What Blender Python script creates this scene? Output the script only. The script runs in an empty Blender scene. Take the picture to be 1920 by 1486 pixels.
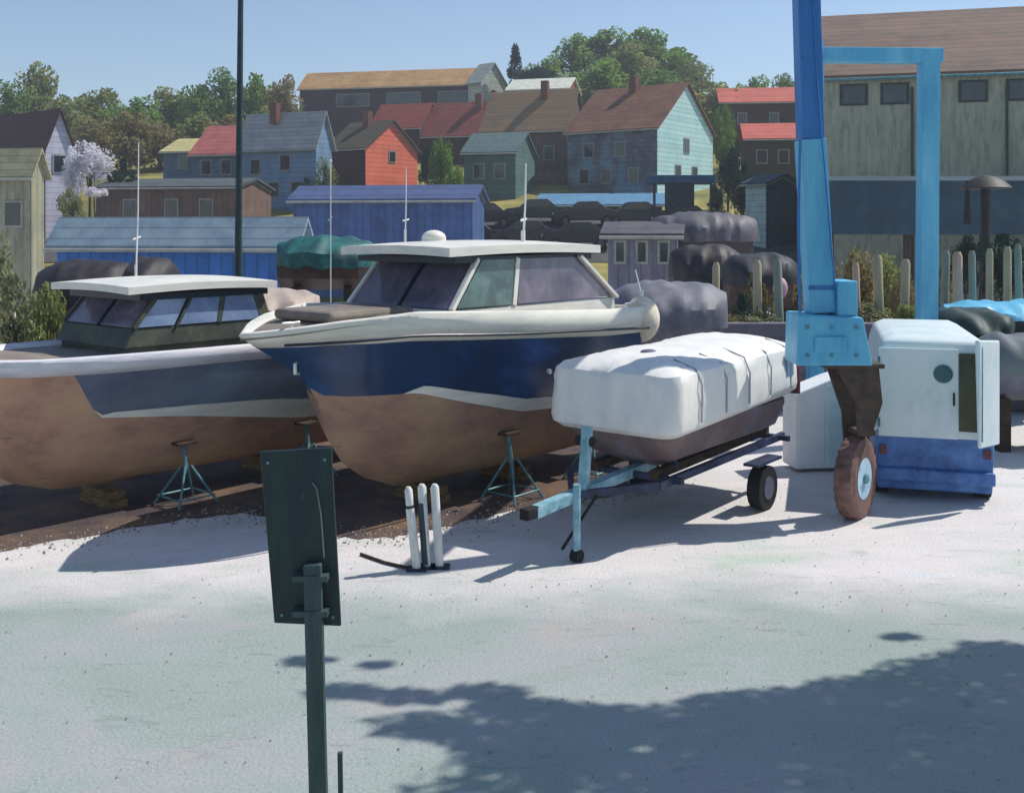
import bpy, bmesh, math, random
from mathutils import Vector, Matrix, noise as NZ
random.seed(7)
R = math.radians
SC = bpy.context.scene
COL = SC.collection

# ------------------------------------------------------------ camera, sky, sun, exposure
F = 2000.0; HY = 430.0; EYE = 4.2
cam = bpy.data.objects.new('camera', bpy.data.cameras.new('camera'))
COL.objects.link(cam)
cam.location = (0, 0, EYE); cam.rotation_euler = (R(90), 0, 0)
cam.data.lens = 36 * F / 1920; cam.data.sensor_width = 36
cam.data.shift_y = -(743 - HY) / 1920
cam.data.clip_end = 3000
SC.camera = cam
SUN_AZ = (0.90, 0.40)            # horizontal direction towards the sun
SUN_EL = 52
w = bpy.data.worlds.new('World'); SC.world = w; w.use_nodes = True
nt = w.node_tree
sky = nt.nodes.new('ShaderNodeTexSky'); sky.sky_type = 'NISHITA'; sky.sun_disc = False
sky.sun_elevation = R(SUN_EL); sky.sun_rotation = math.atan2(SUN_AZ[0], SUN_AZ[1])
sky.air_density = 1.0; sky.dust_density = 0.4; sky.ozone_density = 2.8; sky.altitude = 200
nt.links.new(sky.outputs[0], nt.nodes['Background'].inputs[0])
nt.nodes['Background'].inputs[1].default_value = 0.115
sl = bpy.data.lights.new('sun', 'SUN'); sl.energy = 4.0; sl.angle = R(0.5); sl.color = (1, .95, .87)
so = bpy.data.objects.new('sun', sl); COL.objects.link(so)
h = math.hypot(*SUN_AZ)
sv = Vector((SUN_AZ[0] / h * math.cos(R(SUN_EL)), SUN_AZ[1] / h * math.cos(R(SUN_EL)), math.sin(R(SUN_EL))))
so.rotation_euler = sv.to_track_quat('Z', 'Y').to_euler()
SHX, SHY = sv.x / sv.z, sv.y / sv.z
SC.view_settings.view_transform = 'Standard'; SC.view_settings.look = 'None'
SC.view_settings.exposure = 0.2; SC.view_settings.gamma = 1

# ------------------------------------------------------------ helpers
def lin(c):
    return tuple(((v / 255) / 12.92 if v / 255 <= .04045 else ((v / 255 + .055) / 1.055) ** 2.4) for v in c) + (1,)
_m = {}
def M(name, c1, c2=None, c3=None, scale=1.5, st=(1, 1, 1), rough=.6, bump=.15, bscale=14, metal=0, spec=.4, hard=.0, laps=0, boards=0, chips=None):
    """procedural paint: two or three real pigments mixed in uneven brushed patches"""
    if name in _m: return _m[name]
    m = bpy.data.materials.new(name); m.use_nodes = True; _m[name] = m
    n, l = m.node_tree.nodes, m.node_tree.links
    b = n['Principled BSDF']; b.inputs['Roughness'].default_value = rough
    b.inputs['Metallic'].default_value = metal; b.inputs['Specular IOR Level'].default_value = spec
    if c2 is None: c2 = tuple(v * .86 for v in c1)
    if c3 is None: c3 = tuple(min(255, v * 1.07) for v in c1)
    tc = n.new('ShaderNodeTexCoord'); mp = n.new('ShaderNodeMapping')
    mp.inputs['Scale'].default_value = st
    l.new(tc.outputs['Object'], mp.inputs[0])
    nz = n.new('ShaderNodeTexNoise'); nz.inputs['Scale'].default_value = scale
    nz.inputs['Detail'].default_value = 9; nz.inputs['Roughness'].default_value = .7
    nz.inputs['Distortion'].default_value = .15
    l.new(mp.outputs[0], nz.inputs[0])
    cr = n.new('ShaderNodeValToRGB'); e = cr.color_ramp.elements
    e[0].position = .34 + hard; e[0].color = lin(c2); e[1].position = .66 - hard; e[1].color = lin(c3)
    q = e.new(.5); q.color = lin(c1)
    l.new(nz.outputs[0], cr.inputs[0]); l.new(cr.outputs[0], b.inputs['Base Color'])
    src = cr.outputs[0]
    for fr, axes in ((laps, (0, 0, 1)), (boards, (1, 1, 0))):
        if not fr: continue
        dt = n.new('ShaderNodeVectorMath'); dt.operation = 'DOT_PRODUCT'; dt.inputs[1].default_value = [a * fr for a in axes]
        l.new(tc.outputs['Object'], dt.inputs[0])
        fc = n.new('ShaderNodeMath'); fc.operation = 'FRACT'; l.new(dt.outputs['Value'], fc.inputs[0])
        r2 = n.new('ShaderNodeValToRGB'); r2.color_ramp.elements[0].color = (.55, .55, .55, 1); r2.color_ramp.elements[1].color = (1, 1, 1, 1)
        r2.color_ramp.elements[0].position = .04; r2.color_ramp.elements[1].position = .16
        l.new(fc.outputs[0], r2.inputs[0])
        fl = n.new('ShaderNodeMath'); fl.operation = 'FLOOR'; l.new(dt.outputs['Value'], fl.inputs[0])
        wn = n.new('ShaderNodeTexWhiteNoise'); wn.noise_dimensions = '1D'; l.new(fl.outputs[0], wn.inputs['W'])
        m3 = n.new('ShaderNodeMapRange'); m3.inputs[3].default_value = .86; l.new(wn.outputs['Value'], m3.inputs[0])
        for other in (r2.outputs[0], m3.outputs[0]):
            mu = n.new('ShaderNodeMixRGB'); mu.blend_type = 'MULTIPLY'; mu.inputs[0].default_value = 1
            l.new(src, mu.inputs[1]); l.new(other, mu.inputs[2]); src = mu.outputs[0]
        l.new(src, b.inputs['Base Color'])
    if chips:
        cc_, thr, csc, cst = chips
        m4 = n.new('ShaderNodeMapping'); m4.inputs['Scale'].default_value = cst; l.new(tc.outputs['Object'], m4.inputs[0])
        z4 = n.new('ShaderNodeTexNoise'); z4.inputs['Scale'].default_value = csc; z4.inputs['Detail'].default_value = 10; z4.inputs['Roughness'].default_value = .72
        l.new(m4.outputs[0], z4.inputs[0])
        r4 = n.new('ShaderNodeMapRange'); r4.inputs[1].default_value = thr; r4.inputs[2].default_value = thr + .04; l.new(z4.outputs[0], r4.inputs[0])
        x4 = n.new('ShaderNodeMixRGB'); x4.inputs[2].default_value = lin(cc_); l.new(r4.outputs[0], x4.inputs[0]); l.new(src, x4.inputs[1])
        src = x4.outputs[0]; l.new(src, b.inputs['Base Color'])
    nb = n.new('ShaderNodeTexNoise'); nb.inputs['Scale'].default_value = bscale
    nb.inputs['Detail'].default_value = 5
    l.new(mp.outputs[0], nb.inputs[0])
    bp = n.new('ShaderNodeBump'); bp.inputs['Strength'].default_value = bump; bp.inputs['Distance'].default_value = .03
    l.new(nb.outputs[0], bp.inputs['Height']); l.new(bp.outputs[0], b.inputs['Normal'])
    return m

def tag(o, label=None, cat=None, group=None, kind=None):
    if label: o['label'] = label
    if cat: o['category'] = cat
    if group: o['group'] = group
    if kind: o['kind'] = kind
    return o
def empty(name, loc, rz=0, label=None, cat=None, group=None):
    o = bpy.data.objects.new(name, None); COL.objects.link(o)
    o.location = loc; o.rotation_euler = (0, 0, rz); o.empty_display_size = .2
    return tag(o, label, cat, group)

class MB:
    def __init__(s): s.v = []; s.f = []
    def add(s, vs, fs):
        k = len(s.v); s.v += [tuple(p) for p in vs]; s.f += [tuple(i + k for i in f) for f in fs]; return s
    def box(s, x0, x1, y0, y1, z0, z1):
        return s.add([(x0, y0, z0), (x1, y0, z0), (x1, y1, z0), (x0, y1, z0), (x0, y0, z1), (x1, y0, z1), (x1, y1, z1), (x0, y1, z1)],
                     [(0, 3, 2, 1), (4, 5, 6, 7), (0, 1, 5, 4), (1, 2, 6, 5), (2, 3, 7, 6), (3, 0, 4, 7)])
    def prism(s, a, b):
        """two matching outlines joined"""
        n = len(a)
        return s.add(list(a) + list(b), [tuple(range(n))[::-1], tuple(range(n, 2 * n))] +
                     [(i, (i + 1) % n, n + (i + 1) % n, n + i) for i in range(n)])
    def bar(s, p, q, wd, dp=None):
        """rectangular bar between two points"""
        p, q = Vector(p), Vector(q); d = (q - p).normalized(); dp = dp or wd
        u = d.cross(Vector((0, 0, 1))) if abs(d.z) < .95 else d.cross(Vector((0, 1, 0)))
        u.normalize(); t = d.cross(u).normalized()
        o = [u * wd / 2 + t * dp / 2, -u * wd / 2 + t * dp / 2, -u * wd / 2 - t * dp / 2, u * wd / 2 - t * dp / 2]
        return s.prism([p + k for k in o], [q + k for k in o])
    def tube(s, pts, rad, n=10, cap=True):
        pts = [Vector(p) for p in pts]
        if not isinstance(rad, (list, tuple)): rad = [rad] * len(pts)
        k = len(s.v); prev = None
        for i, p in enumerate(pts):
            d = (pts[min(i + 1, len(pts) - 1)] - pts[max(i - 1, 0)]).normalized()
            if prev is None: u = d.cross(Vector((.13, 1, .21))).normalized()
            else: u = (prev - d * prev.dot(d)).normalized()
            prev = u; t = d.cross(u)
            for j in range(n):
                a = 2 * math.pi * j / n
                s.v.append(tuple(p + (u * math.cos(a) + t * math.sin(a)) * rad[i]))
        for i in range(len(pts) - 1):
            for j in range(n):
                a, b = k + i * n + j, k + i * n + (j + 1) % n
                s.f.append((a, b, b + n, a + n))
        if cap:
            s.f.append(tuple(range(k, k + n))[::-1]); e = k + (len(pts) - 1) * n; s.f.append(tuple(range(e, e + n)))
        return s
    def loft(s, rings, closed=True, cap=True):
        n = len(rings[0]); k = len(s.v)
        for r in rings: s.v += [tuple(p) for p in r]
        for i in range(len(rings) - 1):
            for j in range(n if closed else n - 1):
                a, b = k + i * n + j, k + i * n + (j + 1) % n
                s.f.append((a, b, b + n, a + n))
        if cap and closed:
            s.f.append(tuple(range(k, k + n))[::-1]); e = k + (len(rings) - 1) * n; s.f.append(tuple(range(e, e + n)))
        return s
    def ball(s, c, r, n=14, m=9):
        rx, ry, rz = r if isinstance(r, (tuple, list)) else (r, r, r)
        rings = [[(c[0] + rx * math.sin(math.pi * i / m) * math.cos(2 * math.pi * j / n),
                   c[1] + ry * math.sin(math.pi * i / m) * math.sin(2 * math.pi * j / n),
                   c[2] + rz * math.cos(math.pi * i / m)) for j in range(n)] for i in range(m + 1)]
        return s.loft(rings, True, False)
    def build(s, name, mat, parent=None, smooth=False, bevel=0, label=None):
        me = bpy.data.meshes.new(name); me.from_pydata(s.v, [], s.f)
        bm = bmesh.new(); bm.from_mesh(me)
        bmesh.ops.remove_doubles(bm, verts=bm.verts, dist=.0005)
        bmesh.ops.recalc_face_normals(bm, faces=bm.faces)
        bm.to_mesh(me); bm.free()
        me.materials.append(mat)
        if smooth:
            for p in me.polygons: p.use_smooth = True
            try: me.set_sharp_from_angle(angle=R(38))
            except Exception: pass
        o = bpy.data.objects.new(name, me); COL.objects.link(o)
        if parent: o.parent = parent
        if bevel:
            b = o.modifiers.new('bevel', 'BEVEL'); b.width = bevel; b.segments = 2; b.limit_method = 'ANGLE'
        if label: o['label'] = label
        return o
def children(o): return [c for c in COL.objects if c.parent == o]
def copy_tree(o, parent=None):
    c = o.copy(); COL.objects.link(c); c.parent = parent
    for ch in children(o): copy_tree(ch, c)
    return c
def wx(px, d): return (px - 960) / F * d
def wz(py, d): return EYE - (py - HY) / F * d
def lerp(t, tab):
    if t <= tab[0][0]: return tab[0][1]
    for (a, x), (b, y) in zip(tab, tab[1:]):
        if t <= b: return x + (y - x) * (t - a) / (b - a)
    return tab[-1][1]

# ------------------------------------------------------------ ground and hill
def ground_mat():
    m = bpy.data.materials.new('sun_bleached_concrete'); m.use_nodes = True
    n, l = m.node_tree.nodes, m.node_tree.links
    b = n['Principled BSDF']; b.inputs['Roughness'].default_value = .85; b.inputs['Specular IOR Level'].default_value = .25
    tc = n.new('ShaderNodeTexCoord')
    def noise(scale, st, det=6, dist=.6):
        mp = n.new('ShaderNodeMapping'); mp.inputs['Scale'].default_value = st; l.new(tc.outputs['Object'], mp.inputs[0])
        z = n.new('ShaderNodeTexNoise'); z.inputs['Scale'].default_value = scale; z.inputs['Detail'].default_value = det
        z.inputs['Roughness'].default_value = .6; z.inputs['Distortion'].default_value = dist
        l.new(mp.outputs[0], z.inputs[0]); return z.outputs[0]
    def ramp(src, stops):
        cr = n.new('ShaderNodeValToRGB'); e = cr.color_ramp.elements
        e[0].position, e[0].color = stops[0][0], lin(stops[0][1]); e[1].position, e[1].color = stops[-1][0], lin(stops[-1][1])
        for p, c in stops[1:-1]: q = e.new(p); q.color = lin(c)
        l.new(src, cr.inputs[0]); return cr.outputs[0]
    def mix(f, a, c, mode='MIX'):
        x = n.new('ShaderNodeMixRGB'); x.blend_type = mode
        if isinstance(f, float): x.inputs[0].default_value = f
        else: l.new(f, x.inputs[0])
        l.new(a, x.inputs[1]); l.new(c, x.inputs[2]); return x.outputs[0]
    near = ramp(noise(.45, (1, 1.6, 1)), [(.25, (150, 165, 156)), (.5, (160, 170, 166)), (.62, (170, 172, 171)), (.8, (186, 174, 164))])
    far = ramp(noise(.5, (1, 2.2, 1)), [(.3, (190, 203, 190)), (.45, (214, 210, 209)), (.6, (222, 216, 215)), (.75, (206, 213, 218))])
    # the yard nearer the boats is a paler slab than the old apron in front
    sx = n.new('ShaderNodeSeparateXYZ'); l.new(tc.outputs['Object'], sx.inputs[0])
    mr = n.new('ShaderNodeMapRange'); mr.inputs[1].default_value = 11.6; mr.inputs[2].default_value = 13.2
    ad = n.new('ShaderNodeMath'); ad.operation = 'MULTIPLY_ADD'; ad.inputs[1].default_value = 2.2
    l.new(noise(.6, (1, 1, 1)), ad.inputs[0]); l.new(sx.outputs[1], ad.inputs[2])
    mr.inputs[1].default_value += 1.0; mr.inputs[2].default_value += 1.0
    l.new(ad.outputs[0], mr.inputs[0])
    c = mix(mr.outputs[0], near, far)
    grit = ramp(noise(38, (1, 1, 1), 3, 0), [(.3, (222, 224, 222)), (.5, (246, 246, 246)), (.7, (255, 255, 255))])
    c = mix(.8, c, grit, 'MULTIPLY')
    stain = ramp(noise(1.7, (1, 3, 1), 8, 1.5), [(.0, (255, 255, 255)), (.58, (255, 255, 255)), (.72, (226, 228, 226)), (.85, (190, 196, 196))])
    c = mix(.9, c, stain, 'MULTIPLY')
    # old tyre tracks sweeping round towards the hoist: real dust and rubber marks
    mp = n.new('ShaderNodeMapping'); mp.inputs['Location'].default_value = (-9, 2, 0); l.new(tc.outputs['Object'], mp.inputs[0])
    wv = n.new('ShaderNodeTexWave'); wv.wave_type = 'RINGS'; wv.rings_direction = 'Z'; wv.inputs['Scale'].default_value = .33
    wv.inputs['Distortion'].default_value = 2.6; wv.inputs['Detail'].default_value = 3; wv.inputs['Detail Scale'].default_value = .6
    l.new(mp.outputs[0], wv.inputs[0])
    trk = ramp(wv.outputs[0], [(0, (255, 255, 255)), (.78, (255, 255, 255)), (.9, (226, 216, 212)), (1, (240, 236, 236))])
    mk = ramp(noise(.3, (1, 1.5, 1), 3), [(0, (0, 0, 0)), (.5, (0, 0, 0)), (.68, (150, 150, 150)), (1, (190, 190, 190))])
    c = mix(mk, c, trk, 'MULTIPLY')
    vo = n.new('ShaderNodeTexVoronoi'); vo.inputs['Scale'].default_value = 9; vo.inputs['Randomness'].default_value = 1
    l.new(tc.outputs['Object'], vo.inputs[0])
    peb = ramp(vo.outputs['Distance'], [(0, (120, 118, 112)), (.055, (150, 148, 142)), (.075, (255, 255, 255)), (1, (255, 255, 255))])
    c = mix(.6, c, peb, 'MULTIPLY')
    l.new(c, b.inputs['Base Color'])
    bp = n.new('ShaderNodeBump'); bp.inputs['Strength'].default_value = .5; bp.inputs['Distance'].default_value = .03
    l.new(noise(22, (1, 1, 1), 6, .3), bp.inputs['Height']); l.new(bp.outputs[0], b.inputs['Normal'])
    return m
g = MB().add([(-400, -60, 0), (400, -60, 0), (400, 400, 0), (-400, 400, 0)], [(0, 1, 2, 3)]).build('ground', ground_mat())
tag(g, kind='structure')
def hz(x, y):
    if y < 60: return -.5 + .5 * max(0, (y - 55)) / 5
    z = .2 * (min(y, 165) - 60)
    z += 8 * math.exp(-((x - 17) / 17) ** 2 - ((y - 165) / 26) ** 2)
    z += .5 * math.sin(x * .11 + 1) * math.sin(y * .09) * min(1, (y - 60) / 20)
    return z
hb = MB(); NX, NY = 90, 60
hv = [(-300 + 600 * i / NX, 52 + 260 * j / NY, hz(-300 + 600 * i / NX, 52 + 260 * j / NY)) for j in range(NY + 1) for i in range(NX + 1)]
hb.add(hv, [(j * (NX + 1) + i, j * (NX + 1) + i + 1, (j + 1) * (NX + 1) + i + 1, (j + 1) * (NX + 1) + i) for j in range(NY) for i in range(NX)])
M('dry_grass', (128, 122, 62), (74, 84, 38), (178, 164, 96), scale=.12, bump=.8, bscale=.8, rough=.95)
tag(hb.build('hill', _m['dry_grass'], smooth=True), kind='structure')

def gp(px, py, z=.006): d = EYE * F / (py - HY); return (wx(px, d), d, z)
edge = [(-140, 1052), (20, 1030), (160, 1005), (330, 975), (470, 962), (560, 985), (660, 1012), (760, 1004), (850, 984), (960, 958), (1060, 940), (1150, 930), (1240, 905)]  # front edge roughly follows where the boats' shade ends
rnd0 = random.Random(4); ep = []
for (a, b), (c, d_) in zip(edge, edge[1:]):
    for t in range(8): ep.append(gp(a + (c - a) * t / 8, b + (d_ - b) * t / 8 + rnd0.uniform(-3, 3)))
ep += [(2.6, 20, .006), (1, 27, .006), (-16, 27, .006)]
M('brown_dirt_painted_shade', (84, 70, 66), (54, 48, 54), (116, 92, 68), scale=.8, rough=.95, bump=.8, bscale=14)
tag(MB().add(ep, [tuple(range(len(ep)))]).build('shade_dirt_ground', _m['brown_dirt_painted_shade']), kind='structure')  # brown dirt sheet, coloured dark to paint in shade under the boats
rv = [(x, y, hz(x, y) + .05) for y in (70, 72, 74, 76, 78, 80, 82, 83) for x in range(-40, 62, 2)]
nr = 51
M('street_asphalt', (74, 74, 78), (58, 58, 62), (92, 90, 92), scale=.5, rough=.9)
tag(MB().add(rv, [(j * nr + i, j * nr + i + 1, (j + 1) * nr + i + 1, (j + 1) * nr + i) for j in range(7) for i in range(nr - 1)]).build('street', _m['street_asphalt'], smooth=True), kind='structure')

# ------------------------------------------------------------ palette
WHITE = M('gloss_cream_paint', (228, 225, 213), (210, 208, 200), (238, 234, 221), scale=2.2, st=(.5, 1, 3), rough=.35, bump=.05, bscale=6, chips=((178, 168, 148), .66, 2.2, (3, 3, .4)))
WHITE2 = M('wrap_white', (234, 232, 226), (222, 222, 222), (242, 239, 230), scale=2.5, st=(1, 1, .5), rough=.45, bump=.5, bscale=5)
LAV = M('chalky_lavender_white', (218, 216, 224), (196, 196, 208), (228, 226, 230), scale=3, st=(.4, 1, 3), rough=.5)
BROWN = M('antifouling_brown', (160, 128, 106), (130, 98, 94), (176, 148, 112), scale=.9, st=(.7, 1, 1.2), rough=.75, bump=.3, bscale=9, chips=((112, 104, 104), .62, 3, (.5, 1, 2)))
BROWN2 = M('antifouling_red_brown', (186, 144, 120), (148, 112, 98), (196, 162, 126), scale=.9, st=(.7, 1, 1.2), rough=.75, bump=.3, bscale=9, chips=((124, 100, 90), .62, 3, (.5, 1, 2)))
BLUEH = M('deep_blue_topside', (26, 58, 96), (22, 46, 74), (42, 86, 144), scale=.7, st=(.6, 1, 1), rough=.22, bump=.03, bscale=3, chips=((70, 96, 116), .67, 2.5, (2.5, 2.5, .25)))
GREYB = M('slate_blue_topside', (108, 116, 134), (88, 88, 112), (118, 142, 164), scale=.6, st=(.6, 1, 1), rough=.3, bump=.03, bscale=3, chips=((112, 116, 126), .66, 2.5, (2.5, 2.5, .25)))
GLASS = M('tinted_cabin_glass', (104, 96, 114), (72, 68, 92), (136, 124, 140), scale=1.1, rough=.12, bump=.02, spec=.7)
GLASSG = M('green_cabin_glass', (78, 104, 102), (48, 62, 64), (112, 142, 138), scale=1.4, rough=.12, bump=.02, spec=.7)
GLASSB = M('blue_cabin_glass', (126, 146, 180), (98, 116, 148), (148, 166, 196), scale=1.4, rough=.15, bump=.02, spec=.7)
DARK = M('shaded_interior_dark', (26, 32, 34), (18, 22, 26), (40, 46, 40), scale=3, rough=.7)
NAVY = M('navy_trim', (24, 40, 56), rough=.4)
DECK = M('grey_deck_paint', (128, 118, 108), (104, 96, 92), (146, 134, 120), rough=.7)
STEEL = M('galvanised_teal_steel', (86, 134, 142), (64, 106, 118), (116, 160, 166), scale=6, rough=.45, metal=.2)
TRAIL = M('pale_blue_trailer_paint', (132, 176, 190), (96, 140, 152), (158, 196, 206), scale=5, rough=.45)
BLK = M('black_rubber', (24, 25, 28), (18, 18, 20), (36, 36, 40), scale=6, rough=.85)
WOOD = M('weathered_timber', (120, 92, 58), (84, 62, 42), (150, 120, 80), scale=5, st=(1, 1, 4), rough=.85, bump=.5)
DWOOD = M('dark_timber', (62, 48, 38), (40, 32, 30), (84, 66, 46), scale=5, rough=.9, bump=.4)
CHROME = M('stainless_rod', (206, 208, 210), rough=.3, metal=.5)
ANT = M('white_fibreglass_rod', (228, 228, 226), rough=.4)
CRANE = M('sky_blue_crane_paint', (98, 184, 218), (76, 162, 204), (124, 200, 228), scale=1.3, st=(1, 1, .25), rough=.42, bump=.1, chips=((96, 84, 74), .69, 3.5, (1, 1, .5)))
CRANED = M('deep_blue_crane_paint', (44, 114, 184), (34, 96, 164), (58, 132, 200), scale=1.3, st=(1, 1, .25), rough=.42, bump=.1, chips=((70, 70, 76), .69, 3.5, (1, 1, .5)))

# ------------------------------------------------------------ the two lobster boats on stands
def make_hull(root, L, stem, sheer, beam, wl, stripe, band, mats, deckmat, full=.36):
    """levels of real paint lines lofted as separate parts. near side is local -y"""
    us = [3.2 * (i / 22) for i in range(22)] + [3.2 + (L - 3.2) * i / 14 for i in range(15)]
    def levels(u):
        zk, zs = lerp(u, stem), lerp(u, sheer)
        zs = max(zs, zk + .02)
        w0 = max(zk, min(zs, lerp(u, wl))); w1 = max(zk, min(zs, w0 + lerp(u, stripe))) if w0 > zk else zk
        b0 = max(zk, zs - lerp(u, band))
        seg = {'b': [zk + (w0 - zk) * t / 7 for t in range(8)], 's': [w0, w1],
               't': [w1 + (b0 - w1) * t / 6 for t in range(7)], 'w': [b0, (b0 + zs) / 2, zs]}
        return zk, zs, seg
    def half(u, z, zk, zs):
        s = max(0, (z - zk) / (zs - zk)); b = lerp(u, beam)
        f = min(1, u / 4.5); p = 1.15 * (1 - f) + full * f
        return b * s ** p
    for key, name, mt in (('b', 'hull_bottom', mats[0]), ('s', 'boot_stripe', mats[1]), ('t', 'topsides', mats[2]), ('w', 'bulwark', mats[3])):
        mb = MB()
        for sg in (-1, 1):
            rings = []
            for u in us:
                zk, zs, seg = levels(u)
                off = .012 if key in 'sw' else 0
                rings.append([(u, sg * (half(u, z, zk, zs) + (off if half(u, z, zk, zs) > .01 else 0)), z) for z in seg[key]])
            mb.loft(rings, closed=False, cap=False)
        u = us[-1]; zk, zs, seg = levels(u)
        a = [(u, -half(u, z, zk, zs), z) for z in seg[key]]; c = [(u, half(u, z, zk, zs), z) for z in seg[key]]
        mb.loft([a, c], closed=False, cap=False)
        o = mb.build(name, mt, root, smooth=True)
        if key in 'w':
            sd = o.modifiers.new('thick', 'SOLIDIFY'); sd.thickness = .05; sd.offset = -1
    mb = MB(); A = []; B = []
    for u in us:
        zk, zs, seg = levels(u); hh = max(0, half(u, zs, zk, zs) - .03)
        A.append([(u, -hh, zs - .07), (u, 0, zs - .03), (u, hh, zs - .07)])
    mb.loft(A, closed=False, cap=False); mb.build('deck', deckmat, root)

def slab_roof(root, name, u0, u1, hw, z, th, crown, mat, under):
    def ring(y, s):
        pts = []
        N = 24
        for i in range(N + 1):
            u = u0 + (u1 - u0) * i / N
            e = 1 - abs(2 * i / N - 1) ** 6 * .5
            pts.append((u, y, z + crown * (1 - (y / hw) ** 2) * e + crown * .6 * math.sin(math.pi * i / N) + s))
        return pts
    ys = [hw * math.sin(math.pi / 2 * (j / 6 - 1)) if j < 6 else hw * math.sin(math.pi / 2 * ((j - 6) / 6)) for j in range(13)]
    top = [ring(y, 0) for y in ys]; bot = [ring(y, -th) for y in ys]
    mb = MB(); mb.loft(top, False, False); 
    mb.loft([top[0], bot[0]], False, False); mb.loft([top[-1], bot[-1]], False, False)
    mb.loft([[r[0] for r in top], [r[0] for r in bot]], False, False); mb.loft([[r[-1] for r in top], [r[-1] for r in bot]], False, False)
    r = mb.build(name, mat, root, smooth=True)
    b2 = MB(); b2.loft([[(x, y * .985, zz + .004) for x, y, zz in q] for q in bot], False, False)
    b2.box(u0 + .25, u1 - .1, -hw + .12, hw - .12, z - th - .1, z - th - .005)
    b2.build('headliner', under, r)
    return r
def antenna(root, x, y, z0, h, bend=.02, r=.012):
    a = MB().tube([(x, y, z0), (x + bend, y, z0 + h * .5), (x + bend * 1.2, y, z0 + h)], [r * 1.3, r, r * .8], 7)
    a.tube([(x - .05, y, z0 + h * .28), (x + .1, y + .02, z0 + h * .3)], r * 1.3, 6)
    a.tube([(x, y, z0), (x, y, z0 + .2)], r * 2.2, 8)
    return a.build('antenna', ANT, root, smooth=True)
def quad_panel(mb, a, b, c, d, th=.03):
    a, b, c, d = map(Vector, (a, b, c, d)); n = (b - a).cross(d - a).normalized() * th
    mb.prism([a, b, c, d], [a + n, b + n, c + n, d + n]); return mb
def bilin(a, b, c, d, s, t):
    a, b, c, d = map(Vector, (a, b, c, d)); return (a * (1 - s) + b * s) * (1 - t) + (d * (1 - s) + c * s) * t

AX = R(50)
# centre boat
cb = empty('cabin_boat', (-3.57, 14.0, 0), AX, 'deep blue cabin boat with white hardtop and brown bottom, propped up behind the dark signboard', 'boat', 'boats hauled out on stands')
make_hull(cb, 7.6,
          stem=[(0, 2.78), (.6, 2.42), (1.1, 2.08), (1.32, 1.75), (1.46, 1.25), (1.75, .85), (2.14, .57), (2.8, .32), (3.6, .26), (7.6, .26)],
          sheer=[(0, 2.80), (1, 2.95), (2, 3.05), (4, 2.97), (6.3, 2.86), (7.6, 2.84)],
          beam=[(0, .02), (.5, .55), (1, .88), (1.5, 1.12), (2, 1.28), (3, 1.48), (4, 1.55), (6, 1.55), (7.6, 1.42)],
          wl=[(0, 1.9), (2.4, 1.86), (3.2, 1.65), (4.4, 1.36), (7.6, 1.15)], stripe=[(0, 0), (2.2, 0), (2.5, .13), (4, .2), (7.6, .22)],
          band=[(0, .18), (.8, .3), (2, .4), (4, .42), (7.6, .46)], mats=(BROWN, WHITE, BLUEH, WHITE), deckmat=DECK)
# wheelhouse
def wheelhouse(root, ub, ut, ua_t, ua_b, hwb, hwt, zb, zt, panes, side_splits, col, roofmat):
    """raked windscreen at the bow end (ub..ut), sides back to ua; pillars, panes, coaming"""
    co = MB(); zc = zb - .28
    co.prism([(ub - .15, -hwb - .03, zc), (ua_b, -hwb - .03, zc), (ua_b, hwb + .03, zc), (ub - .15, hwb + .03, zc)],
             [(ub, -hwb, zb), (ua_b, -hwb, zb), (ua_b, hwb, zb), (ub, hwb, zb)])
    co.build('coaming', col, root, bevel=.02)
    pil = []
    nb, ntp = (ub, -hwb, zb), (ut, -hwt, zt); fb, ft = (ub, hwb, zb), (ut, hwt, zt)
    rb, rt = (ua_b, -hwb, zb), (ua_t, -hwt, zt); qb, qt = (ua_b, hwb, zb), (ua_t, hwt, zt)
    for p, q in ((nb, ntp), (fb, ft)):
        MB().bar(p, q, .08, .07).build('pillar', col, root, bevel=.01)
    MB().bar(bilin(nb, fb, ft, ntp, .5, 0), bilin(nb, fb, ft, ntp, .5, 1), .045, .045).build('pillar', NAVY, root)
    for p, q in ((rb, rt), (qb, qt)):
        MB().bar(p, q, .2, .06).build('pillar', col, root, bevel=.01)
    for k in (0, 1):
        s0, s1 = (.02, .48) if k == 0 else (.52, .98)
        quad_panel(MB(), bilin(nb, fb, ft, ntp, s0, .03), bilin(nb, fb, ft, ntp, s1, .03), bilin(nb, fb, ft, ntp, s1, .97), bilin(nb, fb, ft, ntp, s0, .97), .02).build('windscreen', GLASS, root)
    for sg, (b0, t0, b1, t1) in ((-1, (nb, ntp, rb, rt)), (1, (fb, ft, qb, qt))):
        last = 0
        for i, s in enumerate(side_splits + [1]):
            if i < len(side_splits):
                MB().bar(bilin(b0, b1, t1, t0, s, 0), bilin(b0, b1, t1, t0, s + .035, 1), .1, .05).build('pillar', col, root, bevel=.01)
            quad_panel(MB(), bilin(b0, b1, t1, t0, last + .02, .03), bilin(b0, b1, t1, t0, s - .02, .03), bilin(b0, b1, t1, t0, s - .0, .97), bilin(b0, b1, t1, t0, last + .04, .97), .02).build('side_window', panes[i % len(panes)], root)
            last = s
wheelhouse(cb, 2.85, 3.5, 6.0, 7.0, 1.12, 1.05, 3.02, 3.76, [GLASSG, GLASS], [.34], WHITE, WHITE)
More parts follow.
